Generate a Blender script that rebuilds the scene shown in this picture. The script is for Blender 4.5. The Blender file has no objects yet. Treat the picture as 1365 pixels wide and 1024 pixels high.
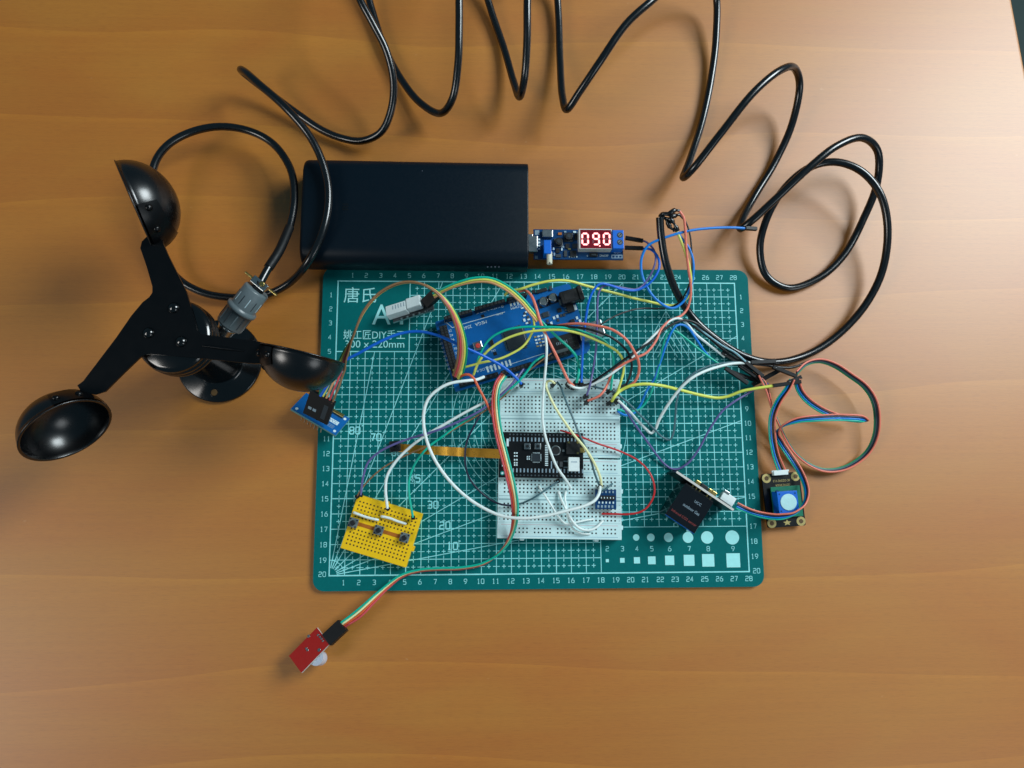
import bpy, bmesh, math, random
from mathutils import Vector, Matrix, Euler
random.seed(7)
S = 0.01                      # everything below is written in centimetres
sc = bpy.context.scene
COL = sc.collection

# ------------------------------------------------------------------ camera
CE = Euler((0.144511682, -0.0383224958, -0.0052158), 'XYZ')
CM = CE.to_matrix()
CL = Vector((-3.80119, -4.32592, 48.9094212))
FP = 950.0
cam = bpy.data.cameras.new('camera')
cam.sensor_width = 36; cam.lens = FP * 36 / 1365
cam.clip_start = 0.01; cam.clip_end = 50
co = bpy.data.objects.new('camera', cam); COL.objects.link(co)
co.location = CL * S; co.rotation_euler = CE
sc.camera = co
cam.dof.use_dof = False

def U(u, v, z):
    d = CM @ Vector(((u - 682.5) / FP, -(v - 512) / FP, -1))
    return CL + d * ((z - CL.z) / d.z)

# ------------------------------------------------------------------ materials
MATS = {}
def lin(c):
    c = c / 255
    return c / 12.92 if c <= .04045 else ((c + .055) / 1.055) ** 2.4
def mat(name, rgb, rough=.45, metal=0., spec=.5, var=.12, nscale=900, coat=0., emit=None, bump=0., trans=0.):
    if name in MATS: return MATS[name]
    m = bpy.data.materials.new(name); m.use_nodes = True
    nt = m.node_tree; b = nt.nodes['Principled BSDF']
    col = [lin(x) for x in rgb]
    tc = nt.nodes.new('ShaderNodeTexCoord')
    nz = nt.nodes.new('ShaderNodeTexNoise'); nz.inputs['Scale'].default_value = nscale
    nz.inputs['Detail'].default_value = 4
    nt.links.new(tc.outputs['Object'], nz.inputs['Vector'])
    mx = nt.nodes.new('ShaderNodeMix'); mx.data_type = 'RGBA'
    mx.inputs[6].default_value = [x * (1 - var) for x in col] + [1]
    mx.inputs[7].default_value = [min(1, x * (1 + var)) for x in col] + [1]
    nt.links.new(nz.outputs['Fac'], mx.inputs[0]); nt.links.new(mx.outputs[2], b.inputs['Base Color'])
    mr = nt.nodes.new('ShaderNodeMapRange')
    mr.inputs[3].default_value = max(.02, rough * .82); mr.inputs[4].default_value = min(1, rough * 1.2)
    nz2 = nt.nodes.new('ShaderNodeTexNoise'); nz2.inputs['Scale'].default_value = nscale * .3
    nt.links.new(tc.outputs['Object'], nz2.inputs['Vector'])
    nt.links.new(nz2.outputs['Fac'], mr.inputs[0]); nt.links.new(mr.outputs[0], b.inputs['Roughness'])
    b.inputs['Metallic'].default_value = metal
    b.inputs['Specular IOR Level'].default_value = spec
    b.inputs['Coat Weight'].default_value = coat; b.inputs['Coat Roughness'].default_value = .12
    b.inputs['Transmission Weight'].default_value = trans
    if emit:
        b.inputs['Emission Color'].default_value = [lin(x) for x in emit[0]] + [1]
        b.inputs['Emission Strength'].default_value = emit[1]
    if bump:
        bp = nt.nodes.new('ShaderNodeBump'); bp.inputs['Strength'].default_value = bump
        bp.inputs['Distance'].default_value = .0003
        nt.links.new(nz.outputs['Fac'], bp.inputs['Height']); nt.links.new(bp.outputs[0], b.inputs['Normal'])
    MATS[name] = m
    return m
M = dict(
    blackplastic=mat('black_plastic', (10, 13, 16), .42),
    housing=mat('black_connector_plastic', (11, 14, 17), .5, spec=.35),
    paint=mat('black_gloss_paint', (4, 5, 6), .16, spec=.8, nscale=300),
    paint2=mat('black_satin_paint', (5, 6, 8), .3, spec=.35, nscale=500, bump=.05),
    cable=mat('black_cable_rubber', (6, 10, 14), .24, spec=.8, nscale=600, bump=.06),
    bank=mat('powerbank_shell', (3, 18, 29), .42, spec=.25, nscale=2500, bump=.04),
    bankmark=mat('powerbank_logo', (9, 12, 15), .3),
    rim=mat('rim_line', (75, 82, 95), .35),
    mat=mat('cutting_mat_green', (0, 104, 105), .6, spec=.1, nscale=500, bump=.15, var=.12),
    ink=mat('mat_ink', (146, 230, 236), .5, spec=.3, var=.26, nscale=220),
    ink2=mat('mat_ink_solid', (166, 240, 240), .5, spec=.3, var=.08, nscale=400),
    grey=mat('grey_connector', (104, 116, 120), .32, bump=.04),
    greyd=mat('grey_dark', (60, 66, 70), .45),
    steel=mat('steel', (185, 190, 190), .28, metal=1.),
    brass=mat('brass', (205, 180, 110), .3, metal=1.),
    gold=mat('gold_pad', (215, 195, 130), .35, metal=.7),
    pcbblue=mat('pcb_blue', (4, 98, 172), .3, nscale=350, coat=.2),
    pcbdark=mat('pcb_deep_blue', (6, 62, 112), .3, nscale=350, coat=.2),
    pcbblack=mat('pcb_black', (6, 8, 11), .35, coat=.1),
    pcbred=mat('pcb_red', (165, 24, 18), .35, coat=.1),
    pcbgreen=mat('pcb_green', (20, 120, 90), .35, coat=.1),
    pcbedge=mat('pcb_edge', (95, 150, 150), .5),
    edgewhite=mat('pcb_edge_white', (205, 205, 200), .5),
    silk=mat('silkscreen_white', (212, 236, 242), .5),
    chip=mat('chip_black', (24, 26, 29), .45),
    chipg=mat('chip_slate', (45, 55, 62), .4),
    yellowboard=mat('yellow_breadboard', (248, 198, 8), .45),
    brownstrip=mat('brown_strip', (176, 100, 18), .5),
    hole=mat('hole_dark', (10, 18, 24), .7),
    holebrown=mat('hole_brown', (70, 48, 8), .7),
    bb=mat('breadboard_white', (206, 238, 240), .42, var=.04),
    bbline=mat('breadboard_groove', (150, 186, 192), .6),
    bbred=mat('rail_red', (205, 160, 170), .6), bbblue=mat('rail_blue', (110, 170, 195), .6),
    white=mat('white_plastic', (226, 240, 240), .42),
    cream=mat('cream_plastic', (222, 222, 200), .42),
    blueplastic=mat('blue_plastic', (0, 104, 212), .4),
    frost=mat('frosted_dome', (205, 215, 232), .35, trans=.25),
    teal=mat('teal_plastic', (10, 140, 135), .45),
    fpc=mat('amber_film', (228, 164, 60), .28, metal=.8),
    dispface=mat('display_face', (58, 8, 24), .25, emit=((170, 0, 34), .28)),  # face emits faint red in place of bloom round the digits
    dispseg=mat('display_off_segment', (120, 60, 72), .4),
    dispon=mat('display_lit_segment', (255, 150, 150), .4, emit=((255, 140, 140), 3.2)),
    redprint=mat('red_print', (140, 50, 45), .5),
    dimprint=mat('pale_print', (140, 165, 180), .5),
    redbtn=mat('red_button', (205, 70, 60), .4),
)
WC = dict(blue=(0, 104, 218), navy=(28, 34, 60), teal=(0, 182, 156), green=(16, 152, 104), yellow=(222, 228, 104), lime=(220, 230, 98),
          cream=(238, 240, 182), orange=(222, 96, 52), salmon=(234, 126, 104), red=(196, 40, 42), white=(232, 246, 244),
          purple=(98, 94, 152), black=(14, 17, 21), grey=(140, 162, 168), brown=(140, 106, 72), slate=(74, 112, 122),
          tan=(214, 160, 110), rose=(206, 78, 88), paleblue=(130, 180, 195), skyblue=(8, 128, 222))
def wm(c): return mat('wire_' + c, WC[c], .38, nscale=400, var=.06)

# ------------------------------------------------------------------ mesh builder (local cm)
class MB:
    def __init__(s): s.v = []; s.f = []; s.mi = []; s.sm = []; s.mats = []
    def m(s, mt):
        if mt not in s.mats: s.mats.append(mt)
        return s.mats.index(mt)
    def add(s, vs, fs, mt, smooth=False):
        b = len(s.v); s.v += [Vector(x) for x in vs]; k = s.m(mt)
        for f in fs: s.f.append([b + i for i in f]); s.mi.append(k); s.sm.append(smooth)
    def frombm(s, bm, mt, mtx=None, smooth=False):
        bm.verts.ensure_lookup_table(); bm.verts.index_update()
        s.add([(mtx @ v.co if mtx else v.co.copy()) for v in bm.verts], [[v.index for v in f.verts] for f in bm.faces], mt, smooth)
        bm.free()
    def box(s, c, size, mt, bev=0., rot=None, seg=2):
        bm = bmesh.new(); bmesh.ops.create_cube(bm, size=1)
        for v in bm.verts: v.co = Vector((v.co.x * size[0], v.co.y * size[1], v.co.z * size[2]))
        if bev: bmesh.ops.bevel(bm, geom=bm.edges[:], offset=bev, segments=seg, affect='EDGES', profile=.5)
        R = (rot if isinstance(rot, Matrix) else Matrix.Rotation(rot or 0, 3, 'Z')).to_4x4()
        s.frombm(bm, mt, Matrix.Translation(c) @ R, False)
    def quad(s, c, w, h, mt, rot=0.):
        cs, sn = math.cos(rot), math.sin(rot)
        s.add([(c[0] + x * cs - y * sn, c[1] + x * sn + y * cs, c[2]) for x, y in ((-w/2, -h/2), (w/2, -h/2), (w/2, h/2), (-w/2, h/2))], [(0, 1, 2, 3)], mt)
    def prism(s, poly, z0, z1, mt):
        n = len(poly)
        a = sum(poly[i][0] * poly[(i+1) % n][1] - poly[(i+1) % n][0] * poly[i][1] for i in range(n))
        if a < 0: poly = poly[::-1]
        vs = [(p[0], p[1], z0) for p in poly] + [(p[0], p[1], z1) for p in poly]
        s.add(vs, [list(range(n))[::-1], list(range(n, 2*n))] + [(i, (i+1) % n, n + (i+1) % n, n + i) for i in range(n)], mt)
    def lathe(s, prof, mt, mtx=None, n=40, smooth=True, cap=True):   # prof: (r,z) list
        vs = []; fs = []
        for r, z in prof:
            for k in range(n):
                a = 2 * math.pi * k / n; p = Vector((r * math.cos(a), r * math.sin(a), z)); vs.append(mtx @ p if mtx else p)
        for j in range(len(prof) - 1):
            for k in range(n): fs.append((j*n + k, j*n + (k+1) % n, (j+1)*n + (k+1) % n, (j+1)*n + k))
        s.add(vs, fs, mt, smooth)
        if cap:
            for j, rev in ((0, True), (len(prof)-1, False)):
                if prof[j][0] > 1e-4:
                    ring = vs[j*n:(j+1)*n]; s.add(ring, [list(range(n))[::-1] if rev else list(range(n))], mt)
    def cyl(s, c, r, h, mt, n=24, axis=None, bev=0.):
        q = (Vector(axis).to_track_quat('Z', 'Y').to_matrix().to_4x4() if axis is not None else Matrix.Identity(4))
        prof = [(r, 0), (r, h)] if not bev else [(r, 0), (r, h - bev), (r - bev * .3, h - bev * .3), (r - bev, h)]
        if bev:
            s.lathe(prof, mt, Matrix.Translation(c) @ q, n)
        else:
            s.lathe(prof, mt, Matrix.Translation(c) @ q, n)
    def tube(s, pts, r, mt, n=10, cap=True):
        pts = [Vector(p) for p in pts]; N = len(pts); vs = []; fs = []
        up = Vector((0, 0, 1)); prev = None
        for i, p in enumerate(pts):
            t = (pts[min(i+1, N-1)] - pts[max(i-1, 0)]).normalized()
            if prev is None:
                a = t.cross(up); a = a.normalized() if a.length > 1e-3 else Vector((1, 0, 0))
            else:
                a = (prev - t * prev.dot(t)).normalized()
            prev = a; b = t.cross(a); rr = r[i] if isinstance(r, (list, tuple)) else r
            for k in range(n):
                an = 2 * math.pi * k / n; vs.append(p + (a * math.cos(an) + b * math.sin(an)) * rr)
        for i in range(N-1):
            for k in range(n): fs.append((i*n + k, i*n + (k+1) % n, (i+1)*n + (k+1) % n, (i+1)*n + k))
        s.add(vs, fs, mt, True)
        if cap: s.add(vs[:n], [list(range(n))], mt); s.add(vs[-n:], [list(range(n))[::-1]], mt)
    def strip(s, pts, w, z, mt, closed=False):       # flat mitred ribbon, pts 2D
        P = [Vector((p[0], p[1])) for p in pts]; n = len(P); L = []; R = []
        for i in range(n):
            if closed: a, b = P[i-1], P[(i+1) % n]
            else: a, b = P[max(i-1, 0)], P[min(i+1, n-1)]
            d1 = (P[i] - a); d2 = (b - P[i])
            d1 = d1.normalized() if d1.length > 1e-9 else d2.normalized(); d2 = d2.normalized() if d2.length > 1e-9 else d1
            t = (d1 + d2); t = t.normalized() if t.length > 1e-6 else d1
            nn = Vector((-t.y, t.x)); k = w / 2 / max(.45, abs(nn.dot(Vector((-d1.y, d1.x)))))
            L.append(P[i] + nn * k); R.append(P[i] - nn * k)
        vs = [(p.x, p.y, z) for p in R] + [(p.x, p.y, z) for p in L]
        s.add(vs, [(i, (i+1) % n, n + (i+1) % n, n + i) for i in range(n if closed else n-1)], mt)
    def text(s, txt, c, h, mt, rot=0., fit=None, z=None, thick=0.):
        me = txtmesh(txt); xs = [v[0] for v in me[0]]; ys = [v[1] for v in me[0]]
        x0, x1, y0, y1 = min(xs), max(xs), min(ys), max(ys)
        if fit: sx = fit[0] / (x1 - x0); sy = fit[1] / (y1 - y0)
        else: sx = sy = h / (y1 - y0)
        cs, sn = math.cos(rot), math.sin(rot); vs = []
        for x, y in me[0]:
            X = (x - (x0 + x1)/2) * sx; Y = (y - (y0 + y1)/2) * sy
            vs.append((c[0] + X*cs - Y*sn, c[1] + X*sn + Y*cs, c[2]))
        s.add(vs, me[1], mt)
    def build(s, name, parent=None, T=None, origin=None):
        me = bpy.data.meshes.new(name)
        o0 = Vector(origin) if origin is not None else Vector((0, 0, 0))
        me.from_pydata([(v - o0) * S for v in s.v], [], s.f)
        for mt in s.mats: me.materials.append(mt)
        me.polygons.foreach_set('material_index', s.mi); me.polygons.foreach_set('use_smooth', s.sm)
        me.update()
        ob = bpy.data.objects.new(name, me); COL.objects.link(ob)
        ob.location = o0 * S
        if parent: ob.parent = parent
        return ob
_tx = {}
def txtmesh(t):
    if t not in _tx:
        c = bpy.data.curves.new('lettering', 'FONT'); c.body = t; c.resolution_u = 3
        o = bpy.data.objects.new('lettering', c); me = bpy.data.meshes.new_from_object(o)
        _tx[t] = ([(v.co.x, v.co.y) for v in me.vertices], [list(p.vertices) for p in me.polygons])
        bpy.data.objects.remove(o); bpy.data.meshes.remove(me); bpy.data.curves.remove(c)
    return _tx[t]
def tag(o, label=None, cat=None, group=None, kind=None):
    if label: o['label'] = label
    if cat: o['category'] = cat
    if group: o['group'] = group
    if kind: o['kind'] = kind
    return o

class Thing:
    """an Empty in a local frame (cm); rot = 3x3"""
    def __init__(s, name, label, cat, org, rot=None, group=None):
        s.R = rot or Matrix.Identity(3); s.o = Vector(org)
        s.e = bpy.data.objects.new(name, None); s.e.empty_display_size = .01; COL.objects.link(s.e)
        s.e.matrix_world = Matrix.Translation(s.o * S) @ s.R.to_4x4()
        s.e.location = s.o * S; s.e.rotation_euler = s.R.to_euler()
        tag(s.e, label, cat, group)
    def w(s, p): return s.R.inverted() @ (Vector(p) - s.o)          # world cm -> local cm
    def px(s, u, v, z): return s.w(U(u, v, z))                      # pixel at world height z -> local
    def pp(s, u, v, lz):                                            # pixel ray hits local plane z=lz
        d = s.R.inverted() @ (CM @ Vector(((u - 682.5) / FP, -(v - 512) / FP, -1))); c = s.w(CL)
        return c + d * ((lz - c.z) / d.z)
    def part(s, name, mb, parent=None): return mb.build(name, parent or s.e)
def frame(A, B, C):   # A origin corner, B along x, C along y
    x = (B - A).normalized(); y = (C - A); y = (y - x * y.dot(x)).normalized(); z = x.cross(y)
    return Matrix((x, y, z)).transposed()

def catmull(P, step=.25):
    P = [Vector(p) for p in P]; out = []
    Q = [P[0] * 2 - P[1]] + P + [P[-1] * 2 - P[-2]]
    for i in range(1, len(Q) - 2):
        p0, p1, p2, p3 = Q[i-1:i+3]
        a = 0.5
        t0 = 0; t1 = t0 + max(1e-4, (p1-p0).length)**a; t2 = t1 + max(1e-4, (p2-p1).length)**a; t3 = t2 + max(1e-4, (p3-p2).length)**a
        n = max(2, int((p2-p1).length / step))
        for k in range(n):
            t = t1 + (t2 - t1) * k / n
            A1 = p0*((t1-t)/(t1-t0)) + p1*((t-t0)/(t1-t0)); A2 = p1*((t2-t)/(t2-t1)) + p2*((t-t1)/(t2-t1)); A3 = p2*((t3-t)/(t3-t2)) + p3*((t-t2)/(t3-t2))
            B1 = A1*((t2-t)/(t2-t0)) + A2*((t-t0)/(t2-t0)); B2 = A2*((t3-t)/(t3-t1)) + A3*((t-t1)/(t3-t1))
            out.append(B1*((t2-t)/(t2-t1)) + B2*((t-t1)/(t2-t1)))
    out.append(P[-1]); return out

# ------------------------------------------------------------------ desk and floor
def wood():
    m = bpy.data.materials.new('desk_wood'); m.use_nodes = True; nt = m.node_tree; N = nt.nodes; L = nt.links
    b = N['Principled BSDF']; tc = N.new('ShaderNodeTexCoord')
    def noise(scale3, sc_, det=5, dist=0., rough=.55):
        mp = N.new('ShaderNodeMapping'); mp.inputs['Scale'].default_value = scale3; L.new(tc.outputs['Object'], mp.inputs[0])
        n = N.new('ShaderNodeTexNoise'); n.inputs['Scale'].default_value = sc_; n.inputs['Detail'].default_value = det
        n.inputs['Distortion'].default_value = dist; n.inputs['Roughness'].default_value = rough; L.new(mp.outputs[0], n.inputs[0]); return n
    broad = noise((1.3, 3.6, 1), 2.3, 4, 1.6)
    fine = noise((2.2, 90, 1), 5, 6, .2, .65)
    pores = noise((26, 330, 1), 6, 3)
    mp = N.new('ShaderNodeMapping'); mp.inputs['Scale'].default_value = (.75, 4, 1); mp.inputs['Rotation'].default_value = (0, 0, -.1); L.new(tc.outputs['Object'], mp.inputs[0])
    wv = N.new('ShaderNodeTexWave'); wv.bands_direction = 'Y'; wv.wave_profile = 'SAW'; wv.inputs['Scale'].default_value = 1.1; wv.inputs['Distortion'].default_value = 10
    wv.inputs['Detail'].default_value = 3; wv.inputs['Detail Scale'].default_value = .8; L.new(mp.outputs[0], wv.inputs[0])
    def ramp(src, stops):
        r = N.new('ShaderNodeValToRGB'); L.new(src, r.inputs[0]); e = r.color_ramp.elements
        e[0].position, e[0].color = stops[0][0], stops[0][1]; e[1].position, e[1].color = stops[-1][0], stops[-1][1]
        for p, c in stops[1:-1]: q = e.new(p); q.color = c
        return r
    def c(r, g, bb): return (lin(r), lin(g), lin(bb), 1)
    base = ramp(broad.outputs['Fac'], [(.3, c(191, 116, 25)), (.5, c(193, 123, 30)), (.7, c(195, 129, 35))])
    fr = ramp(fine.outputs['Fac'], [(.3, c(245, 243, 241)), (.5, c(250, 249, 248)), (.7, c(255, 255, 255))])
    m1 = N.new('ShaderNodeMix'); m1.data_type = 'RGBA'; m1.blend_type = 'MULTIPLY'; m1.inputs[0].default_value = 1
    L.new(base.outputs[0], m1.inputs[6]); L.new(fr.outputs[0], m1.inputs[7])
    wr = ramp(wv.outputs['Fac'], [(0, c(240, 234, 230)), (.5, c(243, 239, 236)), (.93, c(247, 244, 242)), (.985, c(255, 255, 255))])
    m2 = N.new('ShaderNodeMix'); m2.data_type = 'RGBA'; m2.blend_type = 'MULTIPLY'; m2.inputs[0].default_value = .85
    L.new(m1.outputs[2], m2.inputs[6]); L.new(wr.outputs[0], m2.inputs[7])
    pr = ramp(pores.outputs['Fac'], [(.3, c(226, 218, 210)), (.5, c(250, 249, 248)), (.68, c(255, 255, 255))])
    m3 = N.new('ShaderNodeMix'); m3.data_type = 'RGBA'; m3.blend_type = 'MULTIPLY'; m3.inputs[0].default_value = .5
    L.new(m2.outputs[2], m3.inputs[6]); L.new(pr.outputs[0], m3.inputs[7])
    sp = noise((1, 1.6, 1), 95, 2)
    sr = ramp(sp.outputs['Fac'], [(.745, c(0, 0, 0)), (.80, c(120, 120, 120))])
    m4 = N.new('ShaderNodeMix'); m4.data_type = 'RGBA'; m4.inputs[7].default_value = c(226, 190, 140)
    L.new(sr.outputs[0], m4.inputs[0]); L.new(m3.outputs[2], m4.inputs[6])
    L.new(m4.outputs[2], b.inputs['Base Color'])
    b.inputs['Roughness'].default_value = .5; b.inputs['Specular IOR Level'].default_value = .9; b.inputs['Coat Weight'].default_value = .5; b.inputs['Coat Roughness'].default_value = .42
    bp = N.new('ShaderNodeBump'); bp.inputs['Strength'].default_value = .12; bp.inputs['Distance'].default_value = .0004
    L.new(pores.outputs['Fac'], bp.inputs['Height']); L.new(bp.outputs[0], b.inputs['Normal'])
    return m
WOOD = wood()
mb = MB()
def edx(y): return 37.16 + (32.92 - y) * .0669
poly = [(-72, -48), (edx(-48), -48), (edx(62), 62), (-72, 62)]
bm = bmesh.new()
vs = [bm.verts.new((p[0], p[1], z)) for z in (-2.5, 0) for p in poly]
bm.faces.new(vs[:4][::-1]); bm.faces.new(vs[4:])
for i in range(4): bm.faces.new((vs[i], vs[(i+1) % 4], vs[4 + (i+1) % 4], vs[4 + i]))
bmesh.ops.bevel(bm, geom=[e for e in bm.edges if all(v.co.z > -.1 for v in e.verts)], offset=.3, segments=4, affect='EDGES', profile=.5)
mb.frombm(bm, WOOD)
desk = tag(mb.build('desk'), 'orange brown wooden desk top with horizontal grain', 'desk', kind='structure')
mb = MB(); mb.add([(-400, -400, -74), (400, -400, -74), (400, 400, -74), (-400, 400, -74)], [(0, 1, 2, 3)], mat('floor_dark', (48, 66, 64), .6, nscale=20))
tag(mb.build('floor'), 'dark floor beyond the desk edge', 'floor', kind='structure')

# ------------------------------------------------------------------ cutting mat
MT = .30
T = Thing('cutting_mat', 'green gridded craft cutting mat lying under the circuit boards', 'cutting mat', (0, 0, 0))
def rrect(x0, y0, x1, y1, r, n=6):
    out = []
    for cx, cy, a0 in ((x1-r, y1-r, 0), (x0+r, y1-r, 90), (x0+r, y0+r, 180), (x1-r, y0+r, 270)):
        for k in range(n+1):
            a = math.radians(a0 + 90*k/n); out.append((cx + r*math.cos(a), cy + r*math.sin(a)))
    return out
mb = MB(); mb.prism(rrect(-15.05, -11.0, 15.0, 10.98, .75), 0.002, MT, M['mat']); T.part('mat_sheet', mb)
g = MB()
def X(x): return x - 14
def Y(y): return y - 10
W0 = .05
INK = M['ink']; z = MT
g.strip([(X(0), Y(0)), (X(28), Y(0)), (X(28), Y(20)), (X(0), Y(20))], .085, z + .012, INK, closed=True)
def rects_h(y):      # spans of x where the grid exists at height y
    a = 5 if y > 15 else 0; b = 18 if y < 3 else 28
    return a, b
def rects_v(x):
    a = 3 if x > 18 else 0; b = 15 if x < 5 else 20
    return a, b
for i in range(1, 20):
    a, b = rects_h(i + (-.01 if i == 15 else 0)) if i != 15 else (0, 28)
    if i == 3: a, b = 0, 28
    g.strip([(X(a), Y(i)), (X(b), Y(i))], W0 * (1.35 if i in (5, 10, 15) else 1), z + .003, INK)
for i in range(1, 28):
    a, b = rects_v(i)
    if i == 5: a, b = 0, 20
    if i == 18: a, b = 0, 20
    g.strip([(X(i), Y(a)), (X(i), Y(b))], W0 * (1.35 if i in (5, 15, 25) else 1), z + .005, INK)
for j in range(20):          # dashed half lines with crosses
    y = j + .5; a, b = rects_h(y)
    for i in range(a, b):
        g.strip([(X(i + .37), Y(y)), (X(i + .63), Y(y))], .045, z + .003, INK)
        if i > a: g.strip([(X(i - .23), Y(y)), (X(i + .23), Y(y))], .042, z + .007, INK)
for i in range(28):
    x = i + .5; a, b = rects_v(x)
    for j in range(a, b):
        g.strip([(X(x), Y(j + .37)), (X(x), Y(j + .63))], .045, z + .007, INK)
        if j > a: g.strip([(X(x), Y(j - .23)), (X(x), Y(j + .23))], .042, z + .003, INK)
def clip_ray(a):
    dx, dy = math.cos(math.radians(a)), math.sin(math.radians(a)); t = min(28/dx if dx > 0 else 99, 20/dy)
    if 80 <= a: t = 15/dy
    return (X(1.3*dx), Y(1.3*dy)), (X(t*dx), Y(t*dy))
for k, a in enumerate((10, 20, 30, 45, 60, 70, 80)):
    p, q = clip_ray(a); g.strip([p, q], .05, z + .009 + k*.0004, INK)
    dx, dy = math.cos(math.radians(a)), math.sin(math.radians(a)); 
    g.strip([(X(.5*dx), Y(.5*dy)), (X(1.3*dx), Y(1.3*dy))], .06, z + .009 + k*.0004, INK)
g.strip([(X(1.0*math.cos(math.radians(t))), Y(1.0*math.sin(math.radians(t)))) for t in range(0, 91, 6)], .05, z + .014, INK)
r = 1.0; k = 0
while r < 6.1:
    for seg in range(8):
        a0 = seg*45 + 4 + (k % 2)*6; pts = [(X(14) + r*math.cos(math.radians(a0 + t)), Y(10) + r*math.sin(math.radians(a0 + t))) for t in range(0, 40, 3)]
        g.strip(pts, .04, z + .0125, INK)
    r += .5; k += 1
for hh in (3.3, 2.6, 1.9, 1.2):
    hw = hh * .577; ap = 14.65 + hh
    g.strip([(X(23 - hw), Y(14.65)), (X(23), Y(ap)), (X(23 + hw), Y(14.65))], .045, z + .0135 + hh*.0003, INK)
T.part('printed_grid', g)
# figures, plotted like the stroke font on the mat
GL = {'0': [[(0, .6), (0, 4.4), (.6, 5), (2.4, 5), (3, 4.4), (3, .6), (2.4, 0), (.6, 0), (0, .6)]], '1': [[(.6, 4.1), (1.5, 5), (1.5, 0)], [(.7, 0), (2.3, 0)]],
      '2': [[(0, 4.4), (.6, 5), (2.4, 5), (3, 4.4), (3, 3.2), (2.4, 2.7), (.6, 2.5), (0, 1.9), (0, 0), (3, 0)]],
      '3': [[(0, 4.8), (.8, 5), (2.4, 5), (3, 4.4), (3, 3.2), (2.2, 2.65), (1, 2.65)], [(2.2, 2.6), (3, 2.1), (3, .6), (2.4, 0), (.6, 0), (0, .3)]],
      '4': [[(2.1, 0), (2.1, 5), (0, 1.5), (3, 1.5)]], '5': [[(2.9, 5), (.2, 5), (0, 2.9), (2.4, 2.9), (3, 2.3), (3, .6), (2.4, 0), (.5, 0), (0, .4)]],
      '6': [[(2.4, 5), (1.2, 4.4), (0, 2.4), (0, .6), (.6, 0), (2.4, 0), (3, .6), (3, 2.2), (2.4, 2.8), (.2, 2.8)]], '7': [[(0, 5), (3, 5), (1.3, 0)]],
      '8': [[(.6, 2.65), (0, 3.2), (0, 4.4), (.6, 5), (2.4, 5), (3, 4.4), (3, 3.2), (2.4, 2.65), (.6, 2.65)], [(.6, 2.6), (0, 2.0), (0, .6), (.6, 0), (2.4, 0), (3, .6), (3, 2.0), (2.4, 2.6)]],
      '9': [[(2.9, 2.3), (.6, 2.2), (0, 2.8), (0, 4.4), (.6, 5), (2.4, 5), (3, 4.4), (3, 2.6), (1.8, .5), (.8, 0)]]}
n_ = MB()
def fig(txt, cx, cy, h, w=.042, mt=INK):
    k = h / 5; adv = 4.4 * k; x = cx - (len(txt)*adv - 1.4*k)/2
    for ch in txt:
        for li, line in enumerate(GL[ch]): n_.strip([(x + p[0]*k, cy - h/2 + p[1]*k) for p in line], w, MT + .016 + li*.001, mt)
        x += adv
for i in range(1, 29):
    fig(str(i), X(i) - (.06 if i != 1 else 0), Y(20) + .42, .3)
    fig(str(i), X(i) - .05, Y(0) - .45, .3)
for i in range(1, 21):
    fig(str(i), X(0) - .45, Y(20 - i) + (.0 if i < 20 else .1), .3)
    fig(str(i), X(28) + (.42 if i < 20 else .5), Y(20 - i) - (0 if i < 20 else -.05), .3)
for txt, u, v in (('10', 603, 728), ('20', 593, 700.5), ('30', 577, 673), ('45', 553, 638), ('60', 529, 603), ('70', 501, 583), ('80', 473, 574)):
    p = U(u, v, MT); fig(txt, p.x, p.y, .46, .085)
    n_.cyl((p.x + .5, p.y + .32, MT + .014), .05, .003, INK, 8)
for i, (u, r_) in enumerate(((848, .43), (867.5, .52), (891, .61), (917, .72), (942.5, .83), (976, .94))):
    p = U(u, 716.5, MT); n_.cyl((p.x, p.y, MT + .012), r_/2, .004, M['ink2'], 28)
for i, (u, v) in enumerate(((809.5, 747.5), (829.5, 747), (849, 747), (868.8, 747), (892.6, 747), (918.5, 747), (944, 747), (977.4, 747))):
    p = U(u, v, MT); q = .1*(i+2)*1.03; n_.quad((p.x, p.y, MT + .014), q, q, M['ink2'])
    p = U(u - (0 if i < 7 else .4), 731.5, MT); fig(str(i+2), p.x, p.y, .3)
T.part('printed_figures', n_)
w_ = MB()
def tfit(txt, u0, v0, u1, v1, mt=M['ink2'], z=MT + .014):
    a = U(u0, v1, z); b = U(u1, v0, z); w_.text(txt, ((a.x+b.x)/2, (a.y+b.y)/2, z), 0, mt, fit=(b.x-a.x, b.y-a.y))
tfit('唐氏', 458, 383, 502, 403.5); tfit('A', 496, 406, 521, 432.5); tfit('4', 520, 406, 541, 432.5)
tfit('姚工匠DIY手工', 457.5, 440, 540, 452.5); tfit('300 x 220mm', 460, 454, 539, 463.5)
T.part('printed_lettering', w_)

# ------------------------------------------------------------------ power bank
A = U(402.5, 213, 2.7); B = U(704, 217.5, 2.7); C = U(401, 350, 2.7)
org = Vector(((-16.15 - .83)/2, (17.75 + 10.27)/2 + .33, 0))
ang = math.atan2(17.712 - 17.78, 15.4) - .002
T = Thing('power_bank', 'large matt black power bank lying above the cutting mat', 'power bank', org, Matrix.Rotation(ang, 3, 'Z'))
mb = MB()
Lx, Ly, Hz = 15.35, 7.5, 2.72
prof = []
rr = 1.05
for cx, cy, a0 in ((Ly/2-rr, Hz-rr*.95, 0), (-Ly/2+rr, Hz-rr*.95, 90), (-Ly/2+rr, rr*.95+.02, 180), (Ly/2-rr, rr*.95+.02, 270)):
    for k in range(11):
        a = math.radians(a0 + 9*k); prof.append((cx + rr*math.cos(a), cy + rr*.95*math.sin(a)))
n = len(prof); cyy = Hz/2
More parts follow.
